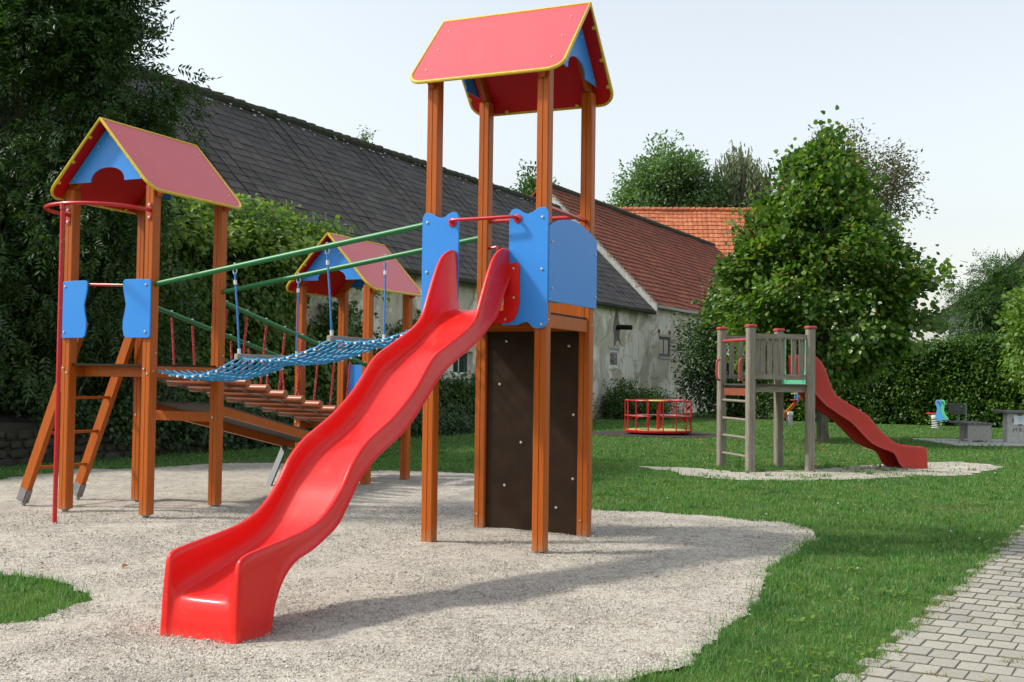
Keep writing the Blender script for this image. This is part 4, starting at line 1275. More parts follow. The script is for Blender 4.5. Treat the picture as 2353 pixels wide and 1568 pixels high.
def tiled_roof(parent, t0, t1, r, ze, zr, over, tw, th, mat, name, off_k, keep=300, wave=False, thick=.03):
    """front slope with single tiles; nearest ones are parts, the rest one part"""
    sl = math.hypot(r + over, (zr - ze) * (r + over) / r); k = (zr - ze) / r
    ey = np.array((0, r, zr - ze)); ey = ey / np.linalg.norm(ey); nn = np.array((0, -ey[2], ey[1]))
    o = np.array((0, -over, ze - over * k))
    rows = int(sl / th); th = sl / rows
    L = th * 1.12
    if wave:
        q = [(-tw / 2, .0), (-tw * .25, .022), (0, .028), (tw * .25, .006), (tw * .5, .012)]
        vs = []
        for (x, h) in q: vs += [(x, 0, h + thick * .9), (x, L, h)]
        fs = [(2 * i, 2 * i + 2, 2 * i + 3, 2 * i + 1) for i in range(len(q) - 1)]
        n0 = len(vs)
        for (x, h) in q: vs.append((x, 0, h + thick * .9 - .03))
        fs += [(2 * i, n0 + i, n0 + i + 1, 2 * i + 2) for i in range(len(q) - 1)]
    else:
        g = .022
        vs = [(-tw / 2 + g, 0, 0), (tw / 2 - g, 0, 0), (tw / 2 - g, L, -.004), (-tw / 2 + g, L, -.004), (-tw / 2 + g, 0, thick), (tw / 2 - g, 0, thick), (tw / 2 - g, L, .006), (-tw / 2 + g, L, .006)]
        fs = [(4, 5, 6, 7), (0, 1, 5, 4), (1, 2, 6, 5), (3, 0, 4, 7)]
    tm = np.array(vs)
    me = MB().add(tm, fs).mesh(name, mat)
    base = Matrix(((1, ey[0], nn[0], 0), (0, ey[1], nn[1], 0), (0, ey[2], nn[2], 0), (0, 0, 0, 1)))
    B3 = np.array(base)[:3, :3]
    cells = []
    for i in range(rows):
        ofs = (i % 2) * .5 * tw if off_k else 0
        for j in range(int((t1 - t0) / tw) + 1):
            x = t0 + tw / 2 + j * tw - ofs + (tw * .5 if ofs else 0)
            if x > t1 - tw / 2 + 1e-6: continue
            p = o + ey * (i * th) + np.array((x, 0, 0)) + nn * .0
            sag = -.05 * math.sin((x - t0) / (t1 - t0) * math.pi) - .02 * math.sin(x * 1.3)
            p = p + nn * (sag + rng.normal() * .003)
            cells.append((x, i, p))
    cells.sort(key=lambda c: abs(c[0] - off_k if False else 0) + c[0])
    return cells, me, tm, fs, base, B3, o, ey, nn

def lay(parent, cells, me, tm, fs, base, B3, name, mat, pick, rest_name):
    idx = sorted(range(len(cells)), key=pick)[:300]
    st = set(idx)
    for i in idx:
        x, r_, p = cells[i]
        j = Matrix.Rotation(rng.normal() * .006, 4, 'Z')
        link(name, me, parent, mw=Matrix.Translation(p) @ base @ j)
    mb = MB()
    for i, (x, r_, p) in enumerate(cells):
        if i in st: continue
        a = rng.normal() * .006
        q = tm.copy(); q[:, 0] = tm[:, 0] - a * tm[:, 1]; q[:, 1] = tm[:, 1] + a * tm[:, 0]
        mb.add(q @ B3.T + p, fs)
    tag(mb.build(rest_name, mat, parent), kind='stuff')

def roofbase(parent, t0, t1, r, ze, zr, over, mat, name='roof_boards'):
    k = (zr - ze) / r
    mb = MB()
    mb.add([(t0, -over, ze - over * k - .10), (t1, -over, ze - over * k - .10), (t1, r, zr - .10), (t0, r, zr - .10),
            (t1, 2 * r + over, ze - over * k - .10), (t0, 2 * r + over, ze - over * k - .10),
            (t0, -over, ze - over * k - .2), (t1, -over, ze - over * k - .2), (t1, r, zr - .2), (t0, r, zr - .2), (t1, 2 * r + over, ze - over * k - .2), (t0, 2 * r + over, ze - over * k - .2)],
           [(0, 1, 2, 3), (3, 2, 4, 5), (6, 9, 8, 7), (9, 11, 10, 8), (0, 6, 7, 1), (5, 4, 10, 11), (0, 3, 9, 6), (3, 5, 11, 9), (1, 7, 8, 2), (2, 8, 10, 4)])
    # gable triangles closing the ends
    for t in (t0 + .3, t1 - .02):
        mb.add([(t, 0, ze - .3), (t, 2 * r, ze - .3), (t, r, zr - .25)], [(0, 1, 2)])
    return mb.build(name, mat, parent)

BARN = thing('barn', 'long old barn with dark slate roof and peeling grey plaster wall', 'barn', (BP[0], BP[1], 0), BZ)
h1 = (-4.75, -3.72, 2.17, 2.93)
holes = [h1, (-18.0, -16.7, 1.75, 2.5)]
wall_holes(-44, 0, -.1, 5.05, holes).build('plaster_wall', PLASTER, BARN)
window(BARN, *h1, WHITEP, .11, .03)
soot = [(-4.05, 4.75), (-3.80, 4.25), (-3.62, 3.85), (-3.70, 3.55), (-3.45, 3.1), (-3.9, 3.35), (-4.35, 3.0), (-4.30, 3.5), (-4.42, 3.85), (-4.28, 4.3)]
MB().prism(soot, (0, .004, 0), (1, 0, 0), (0, 0, 1), (0, -.010, 0)).build('broken_plaster', M('sooty_mortar', (.27, .245, .205), .95, .1, c2=(.12, .11, .095), scale=3.5, detail=7), BARN)
window(BARN, *holes[1], WHITEP, .06, .16, True)
MB().box(-4.85, -3.62, -.03, .2, 2.08, 2.165).build('window_sill', PLASTER, BARN)
MB().box(-4.80, -3.66, -.02, .05, 2.94, 3.03).build('window_lintel', CONC, BARN)
pp_ = MB().tube([(-4.02, .1, 3.86), (-4.0, -.15, 3.90), (-3.98, -.68, 3.88)], [.10, .105, .105], 14)
pp_.build('flue_pipe', DARKIN, BARN, True)
roofbase(BARN, -44, .0, 4.6, 5.19, 9.79, .35, MOSSRIDGE)
cells, me, tm, fs_, base, B3, o_, ey_, nn_ = tiled_roof(BARN, -44, -.05, 4.6, 5.19, 9.79, .38, .56, .33, SLATE, 'slate', 1, thick=.020)
# the slates that show largest: nearest ones right of the tree and above the vine
lay(BARN, cells, me, tm, fs_, base, B3, 'slate', SLATE, lambda i: abs(cells[i][0] + 29.5) + (0 if cells[i][1] > 3 else 6), 'far_slates')
rc = MB()
for i in range(88):
    t = -44 + .5 * i
    s = -.05 * math.sin((t + 44) / 44 * math.pi)
    rc.tube([(t, 4.6, 9.80 + s + rng.normal() * .01), (t + .53, 4.6, 9.83 + s + rng.normal() * .01)], [.14, .16], 8)
tag(rc.build('ridge_caps', MOSSRIDGE, BARN), kind='stuff')
# gutterless eave board
MB().box(-44, -.06, -.40, -.34, 4.70, 4.815).build('eave_board', MOSSRIDGE, BARN)
# pale mortar flecks below the ridge
fl_ = MB()
for _ in range(80):
    t = rng.uniform(-36, -2); d_ = rng.uniform(.12, .5)
    p = o_ + ey_ * (6.98 - d_ - .0) + np.array((t, 0, 0)) + nn_ * .03
    w_ = rng.uniform(.04, .16)
    fl_.add([p, p + np.array((w_, 0, 0)), p + np.array((w_, 0, 0)) + ey_ * .05 + nn_ * .01, p + ey_ * .04 + nn_ * .01], [(0, 1, 2, 3)])
tag(fl_.build('mortar_flecks', CONC, BARN), kind='stuff')

HOUSE = thing('red_roof_house', 'old plastered house with dull red tiled roof behind the roundabout', 'house', (BP[0], BP[1], 0), BZ)
h2 = (1.3, 2.95, 2.78, 3.72)
wall_holes(.0, 28.0, -.1, 5.3, [h2]).build('plaster_wall', PLASTER, HOUSE)
window(HOUSE, *h2, DKWOOD, .14, .04, True)
MB().box(1.2, 3.05, -.05, .2, 2.68, 2.775).build('window_sill', CONC, HOUSE)
MB().box(1.2, 3.05, -.03, .05, 3.725, 3.83).build('window_lintel', CONC, HOUSE)
for x_ in (1.15, 2.65):
    MB().box(x_, x_ + .32, -.012, .05, 3.86, 4.05).build('exposed_brick', BRK, HOUSE)
roofbase(HOUSE, .0, 28.3, 5.65, 5.47, 11.12, .30, BRK)
cells, me, tm, fs_, base, B3, o_, ey_, nn_ = tiled_roof(HOUSE, .05, 28.3, 5.65, 5.47, 11.12, .34, .30, .34, REDTILE, 'roof_tile', 1, wave=True, thick=.05)
lay(HOUSE, cells, me, tm, fs_, base, B3, 'roof_tile', REDTILE, lambda i: abs(cells[i][0] - 2.5) * 2.2 + abs(cells[i][1] - 8) * .4, 'far_roof_tiles')
rc = MB()
for i in range(70):
    t = .0 + .4 * i
    rc.tube([(t, 5.65, 11.14), (t + .43, 5.65, 11.18)], [.14, .16], 8)
tag(rc.build('ridge_caps', MOSSRIDGE, HOUSE), kind='stuff')
MB().box(.0, 28.3, -.40, -.30, 5.00, 5.13).build('eave_board', CONC, HOUSE)
# pale verge wall standing between the two roofs
k_ = 1.0
MB().add([(-.02, -.42, 5.19 - .60), (-.02, 5.65, 10.6), (-.02, 5.65, 11.19), (-.02, -.42, 5.47 - .42 * k_ + .07), (-.2, -.42, 5.19 - .60), (-.2, 5.65, 10.6), (-.2, 5.65, 11.12), (-.2, -.42, 5.47 - .42 * k_)],
         [(0, 3, 2, 1), (4, 5, 6, 7), (3, 7, 6, 2), (0, 4, 7, 3)]).build('verge_wall', M('limewashed_verge', (.52, .52, .50), .9, .2, c2=(.40, .39, .36), scale=4), HOUSE)
vm = MB()
for i in range(34):
    s = i / 34
    y_ = -.42 + 6.0 * s; z_ = 5.47 + k_ * y_ + .07
    vm.box(-.19 + rng.uniform(-.03, .03), .12, y_, y_ + .17, z_ - .05 + rng.uniform(-.03, .03), z_ + .07 + rng.uniform(-.02, .03))
tag(vm.build('verge_mortar', M('verge_mortar', (.42, .37, .28), .95, .2, c2=(.30, .22, .15), scale=5), HOUSE), kind='stuff')

# orange-roofed house further back
OR = thing('orange_roof_house', 'house with bright orange tiled roof rising behind the red roof', 'house', (6.2, 83, .45), R(-3.2))
MB().box(0, 15, .2, 10, -.5, 7.0).build('plaster_wall', PLASTER, OR)
cells, me, tm, fs_, base, B3, o_, ey_, nn_ = tiled_roof(OR, 0, 15.4, 5.2, 8.2, 14.25, .5, .36, .42, ORTILE, 'roof_tile', 1, wave=True, thick=.06)
roofbase(OR, 0, 15.4, 5.2, 8.2, 14.25, .45, BRK)
lay(OR, cells, me, tm, fs_, base, B3, 'roof_tile', ORTILE, lambda i: abs(cells[i][0] - 6) + abs(cells[i][1] - 15) * .5, 'far_roof_tiles')
rc = MB()
for i in range(35):
    rc.tube([(.43 * i, 5.2, 14.27 + rng.normal() * .01), (.43 * i + .46, 5.2, 14.31 + rng.normal() * .01)], [.15, .18], 8)
tag(rc.build('ridge_caps', ORTILE, OR), kind='stuff')

# white house behind the hedge
WH = thing('white_house', 'white house with dark gable roof half hidden behind the hedge', 'house', (21.6, 58.0, 0), R(-24))
zr_, hw_ = 9.6, 6.2
MB().add([(0.3, 0, 0), (2 * hw_ - .3, 0, 0), (2 * hw_ - .3, 0, 5.2), (hw_, 0, 9.3), (.3, 0, 5.2), (.3, 9, 0), (2 * hw_ - .3, 9, 0), (2 * hw_ - .3, 9, 5.2), (hw_, 9, 9.3), (.3, 9, 5.2)],
         [(0, 1, 2, 3, 4), (9, 8, 7, 6, 5), (0, 4, 9, 5), (1, 6, 7, 2)]).build('wall', M('white_render', (.72, .73, .74), .9, .2), WH)
RD = M('dark_roof', (.035, .033, .034), .8, .3, c2=(.05, .048, .048), scale=3)
for sg in (0, 1):
    f = (lambda x: x) if sg == 0 else (lambda x: 2 * hw_ - x)
    MB().add([(f(-.7), -.9, 4.75), (f(hw_), -.9, 9.62), (f(hw_), 9.5, 9.62), (f(-.7), 9.5, 4.75), (f(-.7), -.9, 4.5), (f(hw_), -.9, 9.37), (f(hw_), 9.5, 9.37), (f(-.7), 9.5, 4.5)],
             [(0, 1, 2, 3), (4, 7, 6, 5), (0, 4, 5, 1), (3, 2, 6, 7), (0, 3, 7, 4)]).build('roof_slope', RD, WH)
for a, c in ((2.2, 1.2), (5.2, 1.2), (8.4, 1.2)):
    w_ = MB().box(a, a + 1.1, -.03, .02, c, c + 1.3).build('window', WHITEP, WH)
    MB().box(a + .1, a + 1.0, -.05, -.032, c + .1, c + 1.2).build('pane', GLASS, w_)

DG = thing('dark_gable_house', 'dark timber gable with overhanging roof cut off by the right picture edge', 'house', (25.9, 60.0, 0), R(-24))
MB().add([(.8, .8, 0), (9, .8, 0), (9, .8, 13), (4.9, .8, 12.3), (.8, .8, 8.2), (.8, 8, 0), (.8, 8, 8.2)], [(0, 1, 2, 3, 4), (0, 4, 6, 5)]).build('timber_wall', M('dark_timber', (.035, .024, .016), .8, .2, c2=(.05, .034, .022), scale=6), DG)
MB().add([(0, 0, 7.9), (5, 0, 12.9), (5, 9, 12.9), (0, 9, 7.9), (0, 0, 7.55), (5, 0, 12.55), (5, 9, 12.55), (0, 9, 7.55)], [(0, 1, 2, 3), (4, 7, 6, 5), (0, 4, 5, 1), (3, 2, 6, 7), (0, 3, 7, 4)]).build('roof_slope', RD, DG)
MB().tube([(-.12, -.05, 7.6), (-.12, 9, 7.6)], .09, 8).build('gutter', GALV, DG, True)
MB().tube([(-.1, .1, 7.55), (.5, .6, 7.0), (.75, .72, 6.2), (.75, .72, .3)], .06, 8).build('downpipe', GALV, DG, True)

# ---------------------------------------------------------------- stone retaining wall at the left
sw0 = bw(-40, 2.3, 0); sw1 = bw(-14, 2.1, 0)
SW = thing('stone_wall', 'low dark retaining wall of rough field stones at the left', 'stone wall', tuple(sw0), 0)
dd = (sw1 - sw0) / np.linalg.norm(sw1 - sw0); no = np.array((dd[1], -dd[0], 0))
ln = np.linalg.norm(sw1 - sw0)
def hw_at(t): return .76 - .30 * sm((t - 3) / 9) - .35 * sm((t - 12) / 8)
pv, pf = [], []
for i in range(27):
    t = ln * i / 26; p = sw0 + dd * t; h_ = float(hw_at(t))
    pv += [p + (0, 0, -.1), p + (0, 0, h_), p - no * .4 + (0, 0, h_ + .02), p - no * 2.3 + (0, 0, h_ + .35)]
for i in range(26):
    for j in range(3):
        pf.append((i * 4 + j, i * 4 + 4 + j, i * 4 + 5 + j, i * 4 + 1 + j))
MB().add(np.array(pv) - sw0, pf).build('wall_core', MORTAR, SW)
stm = []
for i in range(5):
    mbs = MB().ball((0, 0, 0), 1, 8, 5)
    vv_ = mbs.v[0]; vv_ = np.sign(vv_) * np.abs(vv_) ** .62; vv_ *= 1 + rng.normal(size=vv_.shape) * .07
    mbs.v[0] = vv_
    stm.append(mbs.mesh('stone', STONE, True))
t = .1; row = 0; cnt = 0
for row in range(5):
    t = rng.uniform(0, .2)
    while t < 17 and cnt < 300:
        w_ = rng.uniform(.12, .5); hrow = .155
        z = .02 + row * hrow + hrow / 2
        if z + .05 < float(hw_at(t + w_ / 2)) :
            p = dd * (t + w_ / 2) - no * .02
            rz_ = math.atan2(dd[1], dd[0])
            link('stone', stm[cnt % 5], SW, mw=Matrix.Translation((p[0], p[1], z + rng.normal() * .012)) @ Matrix.Rotation(rz_, 4, 'Z') @ Matrix.Rotation(rng.normal() * .1, 4, 'Y') @ Matrix.Diagonal((w_ * .47, .09, hrow * .47 * rng.uniform(.85, 1.1), 1)))
            cnt += 1
        t += w_ + .015

# ---------------------------------------------------------------- foliage
def clumps(centers, per, spread, r=rng, flat=1.0):
    n = len(centers) * per
    P = np.repeat(centers, per, 0) + np.clip(r.normal(size=(n, 3)), -1.7, 1.7) * spread * np.array((1, 1, flat))
    return P

def blob(cent, rad, n, shell=.55, r=rng):
    d = rdir(n, r); k = shell + (1 - shell) * r.random(n) ** .6
    k = k * (1 + .13 * np.sin(d[:, 0] * 5 + d[:, 2] * 3) + .1 * np.sin(d[:, 1] * 7 + d[:, 2] * 6))
    return np.array(cent) + d * k[:, None] * np.array(rad)

def outward(P, c, upb=.35, jit=.7):
    D = unit(P - np.array(c)); D = D + rng.normal(size=P.shape) * jit
    Nn = unit(unit(P - np.array(c)) * .6 + np.array((0, 0, upb)) + rng.normal(size=P.shape) * .45)
    D[:, 2] -= .45
    return unit(D), Nn

def pinnate(P, D, Nn, nl=9, length=.24, lw=.026, ll=.085):
    """expand compound-leaf seats into leaflets"""
    D = unit(D); S = unit(np.cross(Nn, D)); Nn = unit(np.cross(D, S))
    oP, oD, oN = [], [], []
    for i in range(nl):
        s = (i // 2 + 1) / ((nl + 1) // 2 + .2)
        sd = 1 if i % 2 else -1
        if i == nl - 1: q = P + D * length; dd_ = D
        else:
            q = P + D * (length * s); dd_ = D * .55 + S * sd * .85 - Nn * .25
        q = q - Nn * (length * .35 * s * s)
        oP.append(q); oD.append(dd_); oN.append(Nn)
    P = np.concatenate(oP); D = np.concatenate(oD) + rng.normal(size=P.shape) * .12; Nn = np.concatenate(oN) + rng.normal(size=P.shape) * .25
    L = ll * rng.uniform(.75, 1.2, len(P))
    return P, D, Nn, L, L * (lw / ll)

def tree(name, label, base, group=None, cat='tree'):
    return thing(name, label, cat, tuple(base), 0, group)

def crown(t, name, P, D, Nn, L, W, mat, tm):
    b = np.array(t.location)
    return link(name, leafmesh(name, P - b, D, Nn, L, W, mat, tm), t)

def trunk(t, pts, rad, tips, r1, mat=BARK, r2=.012):
    b = np.array(t.location)
    mb = MB(); mb.tube(np.array(pts) - b, rad, 10)
    branch_tubes(mb, np.array(pts[-1]) - b, [np.array(q) - b for q in tips], r1, r2)
    return mb.build('trunk', mat, t, True)

# --- linden on the lawn
lb = np.array((8.29, 30.8, .0))
LIN = tree('linden_tree', 'young leafy linden tree with dense rounded crown in the lawn', lb)
prof_z = np.array([1.9, 2.3, 3.0, 3.7, 4.4, 5.1, 5.8, 6.5, 7.1, 7.6, 8.0]); prof_r = np.array([1.1, 1.9, 2.4, 2.5, 2.38, 2.08, 1.72, 1.28, .85, .45, .12])
nc = 430
zc = 1.9 + 5.75 * rng.random(nc) ** 1.12
ac = rng.uniform(0, 2 * math.pi, nc)
rr = np.interp(zc, prof_z, prof_r) * (.28 + .72 * rng.random(nc) ** .5) * (1 + .10 * np.sin(3 * ac + zc * 2.1) + .10 * np.sin(5 * ac - zc * 3.3) + .07 * rng.normal(size=nc))
cc = np.c_[lb[0] - .1 + rr * np.cos(ac), lb[1] + rr * np.sin(ac), zc]
cc = np.vstack([cc, [(8.3, 30.8, 7.6), (8.42, 30.7, 7.95), (8.46, 30.7, 8.2), (8.1, 30.8, 7.75), (7.9, 30.7, 7.0), (8.7, 30.6, 6.9), (10.35, 30.5, 5.0), (10.5, 30.4, 4.8), (10.55, 30.4, 4.4)]])
P = np.repeat(cc, 112, 0) + rng.normal(size=(len(cc) * 112, 3)) * np.repeat(rng.uniform(.13, .30, len(cc)), 112)[:, None] * np.array((1, 1, .8))
D, Nn = outward(P, (lb[0], lb[1], 3.6), .6, .45)
Nn = unit(Nn + np.repeat(rng.normal(size=(len(cc), 3)) * .45, 112, 0))
L = rng.uniform(.10, .17, len(P))
crown(LIN, 'crown', P, D, Nn, L, L * .88, LINDEN, 'heart')
trunk(LIN, [(8.29, 30.8, -.05), (8.30, 30.8, .08), (8.28, 30.8, .6), (8.26, 30.8, 1.6), (8.28, 30.8, 2.6)], [.21, .165, .145, .135, .11], cc[::9], .05)

# --- ash tree at the left
ab = np.array((-9.6, 21.8, .4))
ASH = tree('ash_tree', 'big dark ash tree overhanging the barn at the upper left', ab)
cs = [blob((-9.9, 21.0, 7.8), (2.9, 2.4, 3.4), 280, .3), blob((-7.75, 20.2, 4.2), (1.45, 1.5, 1.8), 140, .3), blob((-7.75, 19.6, 7.8), (1.25, 1.4, 1.6), 140, .3), blob((-6.85, 19.9, 5.6), (.55, .7, .8), 40, .3), blob((-9.6, 20.0, 3.0), (2.4, 1.5, 2.2), 120, .3)]
cc = np.vstack(cs + [np.array([(-6.0, 19.6, 6.4), (-5.85, 19.6, 6.6), (-6.1, 19.7, 6.2), (-5.8, 19.6, 6.3), (-5.9, 19.6, 6.0), (-6.6, 19.6, 7.2), (-6.55, 19.6, 7.8), (-6.7, 19.6, 6.9)])])
P = clumps(cc, 19, .26)
D, Nn = outward(P, (-9.0, 21.5, 5.5), .6, .5)
Nn = unit(Nn + np.repeat(rng.normal(size=(len(cc), 3)) * .4, 19, 0))
P, D, Nn, L, W = pinnate(P, D, Nn, 9, .33, .042, .125)
crown(ASH, 'crown', P, D, Nn, L, W, ASHL, 'leaf')
trunk(ASH, [(-9.6, 21.8, .0), (-9.5, 21.8, 1.2), (-9.4, 21.7, 3.0), (-9.2, 21.5, 5.0)], [.34, .28, .24, .18], cc[::14], .07)

# --- dark shrubs on the bank under the ash
def bush(name, label, cent, rad, n, per, leaf, mat, tm, spread=.2, shell=.5, wratio=.6, group=None, core=.72, compound=False, cat='shrub'):
    base = (cent[0], cent[1], float(gz(0, cent[1])))
    t = tree(name, label, base, group, cat)
    c = blob(cent, rad, n, shell)
    c = c[c[:, 2] > base[2] + .05]
    P = clumps(c, per, spread); P = P[P[:, 2] > base[2] + .02]
    D, Nn = outward(P, cent, .45, .6)
    if compound:
        P, D, Nn, L, W = pinnate(P, D, Nn, 7, leaf * 2.6, leaf * .36, leaf)
    else:
        L = rng.uniform(.7, 1.25, len(P)) * leaf; W = L * wratio
    crown(t, 'foliage', P, D, Nn, L, W, mat, tm)
    mb = MB()
    b = np.array(base)
    for q in c[::max(1, len(c) // 14)]:
        mb.tube([(0, 0, 0), (q - b) * .5 + rng.normal(size=3) * .06, q - b], [.045, .025, .008], 5)
    mb.build('stems', BARK, t, True)
    return t
for i, (cx, cy, cz, rx, rz_, lab) in enumerate([(-8.7, 21.2, 2.2, 1.5, 1.9, 'dark bank shrub at the left edge, just above the stone wall'),
                                                (-7.3, 22.6, 2.2, 1.5, 1.9, 'dark bank shrub behind the left tower, beside the vine')]):
    bush('bank_shrub', lab, (cx, cy, cz), (rx, 1.2, rz_), 90, 60, .11, ASHL, 'leaf', .24, .3, .42, 'shrubs on the bank')

IV = tree('bank_ivy', 'dark ivy spilling over the stone wall behind the log bridge', tuple(bw(-30, 2.3, .4)), None, 'ivy')
n = 620
t_ = -36.2 + 17 * rng.random(n) ** .8
cc = np.array([bw(a, 2.32 + .12 * random.random(), float(hw_at(a + 40)) + .30 - (.2 + .75 * min(1, max(0, (a + 36.5) / 5))) * random.random() ** 1.3) for a in t_])
cc = np.vstack([cc, np.array([bw(a, 2.2 - 2.0 * random.random(), float(hw_at(a + 40)) + .3 + .3 * random.random()) for a in rng.uniform(-38, -20, 260)])])
P = clumps(cc, 22, .13); P = P[P[:, 2] > .06]
D = unit(np.array((.5, -.25, -.7)) + rng.normal(size=P.shape) * .5); Nn = unit(np.array((.7, -.35, .5)) + rng.normal(size=P.shape) * .4)
L = rng.uniform(.06, .11, len(P))
crown(IV, 'foliage', P, D, Nn, L, L * .85, ASHL, 'ivy')

# --- vine covering the barn wall
VN = tree('wall_vine', 'thick green vine climbing the barn wall up to the roof edge', tuple(bw(-30, 0, .0)), None, 'vine')
n = 1500
t_ = rng.uniform(-38, -24.4, n); z_ = 5.6 * rng.random(n) ** .8
def bulge(t, z): return .35 + .95 * np.sin(np.clip(z / 5.7, 0, 1) * math.pi * .80) ** 1.5 * (.75 + .25 * np.sin(t * 1.9)) * sm((-24.2 - t) / 2.2)
c1_ = np.array([bw(a, 0, 0) for a in t_])
outn = np.array((math.sin(BZ), -math.cos(BZ), 0))
keep = ~((t_ > -27.6) & (z_ < 4.55) & (z_ > 2.9 + .8 * np.sin(t_ * 2)))
cc = c1_ + outn * (bulge(t_, z_) * (.75 + .3 * rng.random(n)))[:, None]; cc[:, 2] = z_
cc = cc[keep]
P = clumps(cc, 24, .20)
D = unit(outn * .5 + np.array((0, 0, -.75)) + rng.normal(size=P.shape) * .45); Nn = unit(outn * .7 + np.array((0, 0, .7)) + rng.normal(size=P.shape) * .4)
L = rng.uniform(.09, .17, len(P)); 
crown(VN, 'foliage', P, D, Nn, L, L * .9, VINEL, 'ivy')
# top cushion growing over the eave
n = 560
t_ = rng.uniform(-38, -24.6, n); u_ = rng.random(n)
cc = np.array([bw(a, 1.75 - 2.5 * b, 4.35 + 1.15 * math.sin(min(1, b * 1.25) * math.pi * .5) + .9 * max(0, b - .55)) for a, b in zip(t_, u_)])
cc[:, 2] -= .5 * sm((t_ + 27) / 2.5)
P = clumps(cc, 26, .17, flat=.8)
D = unit(outn * .7 + np.array((0, 0, -.25)) + rng.normal(size=P.shape) * .5); Nn = unit(outn * .3 + np.array((0, 0, 1)) + rng.normal(size=P.shape) * .35)
L = rng.uniform(.10, .18, len(P))
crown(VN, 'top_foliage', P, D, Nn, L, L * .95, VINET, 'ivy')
# hanging curtain below, towards the small tower
n = 900
t_ = rng.uniform(-27.5, -9.5, n)
top = np.interp(t_, [-27.5, -24.5, -22, -20.5, -19.2, -18, -15, -12, -9.5], [3.2, 3.1, 2.6, 3.6, 1.4, 1.5, 1.7, 1.3, .8])
z_ = top * rng.random(n) ** .75 * (1 + .18 * np.sin(t_ * 3.7))
cc = np.array([bw(a, .18 + .5 * (1 - b / 4) * random.random(), b) for a, b in zip(t_, z_)])
P = clumps(cc, 26, .17); P = P[P[:, 2] > .02]
D = unit(outn * .4 + np.array((0, 0, -.7)) + rng.normal(size=P.shape) * .5); Nn = unit(outn * .8 + np.array((0, 0, .5)) + rng.normal(size=P.shape) * .4)
L = rng.uniform(.08, .15, len(P))
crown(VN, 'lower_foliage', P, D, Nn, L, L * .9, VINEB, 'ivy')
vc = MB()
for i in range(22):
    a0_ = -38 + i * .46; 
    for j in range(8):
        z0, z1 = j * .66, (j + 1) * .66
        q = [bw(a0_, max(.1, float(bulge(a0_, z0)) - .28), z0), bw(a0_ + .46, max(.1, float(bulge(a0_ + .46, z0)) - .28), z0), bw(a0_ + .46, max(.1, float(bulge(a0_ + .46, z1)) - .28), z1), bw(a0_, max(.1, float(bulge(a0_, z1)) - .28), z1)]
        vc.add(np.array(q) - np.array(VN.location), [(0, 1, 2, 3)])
vc.build('dark_vine_core', CORE, VN)  # added dark sheet behind the leaves, closes gaps like shaded depth
# low bushes along the wall base
bush('base_shrub', 'low dark shrub at the foot of the plaster wall, left of the roundabout', tuple(bw(-5.3, 1.2, .55)), (1.9, 1.2, .75), 120, 60, .12, HEDGEL, 'leaf', .2, .3, .55, 'shrubs along the barn wall')
bush('base_shrub', 'green shrub at the foot of the barn wall, seen between slide and tall tower', tuple(bw(-13.5, 1.0, .7)), (1.6, 1.1, 1.0), 130, 60, .12, HEDGEL, 'leaf', .2, .3, .55, 'shrubs along the barn wall')

# --- dark trees in the gap between house and linden
bush('gap_shrub', 'dark tall shrub at the far end of the red roofed house', (9.9, 51.0, 3.0), (2.3, 1.6, 3.2), 330, 70, .18, ASHL, 'leaf', .32, .25, .5)
bush('gap_shrub', 'dark shrub behind the linden trunk, beside the hedge', (12.6, 49.6, 2.0), (2.2, 1.4, 2.1), 170, 60, .15, SHRUBL, 'leaf', .3, .25, .5)

# --- hedge
HD = tree('hedge', 'long tall clipped green hedge along the back of the lawn', (16, 45.5, .04), None, 'hedge')
hl = np.array([(11.5, 49.0), (14.4, 46.9), (17.0, 45.2), (19.6, 43.2), (22.5, 41.0), (25.5, 38.6)])
hh_ = np.array([2.4, 2.7, 3.05, 3.3, 3.35, 3.3])
seg = np.r_[0, np.cumsum(np.linalg.norm(np.diff(hl, axis=0), axis=1))]
def hpt(s): return np.stack([np.interp(s, seg, hl[:, 0]), np.interp(s, seg, hl[:, 1])], -1)
n = 2400
s_ = rng.uniform(0, seg[-1], n); q2 = hpt(s_); hd = np.interp(s_, seg, hh_)
hn = np.array((-.60, -.80))   # towards the lawn
face = rng.random(n) < .78
zc = np.where(face, hd * rng.random(n) ** .9, hd + .10 * rng.normal(size=n) + .12)
of = np.where(face, .65 + .16 * np.sin(s_ * 3.1 + zc * 2.7) + .1 * np.sin(s_ * 7 + zc * 5), rng.uniform(-.7, .7, n))
cc = np.c_[q2 + hn * of[:, None], zc]
P = clumps(cc, 28, .15); P = P[P[:, 2] > .05]
D = unit(np.array((hn[0], hn[1], -.25)) + rng.normal(size=P.shape) * .65); Nn = unit(np.array((hn[0] * .6, hn[1] * .6, .7)) + rng.normal(size=P.shape) * .45)
L = rng.uniform(.10, .18, len(P))
crown(HD, 'foliage', P, D, Nn, L, L * .6, HEDGEL, 'leaf')
hc = MB()
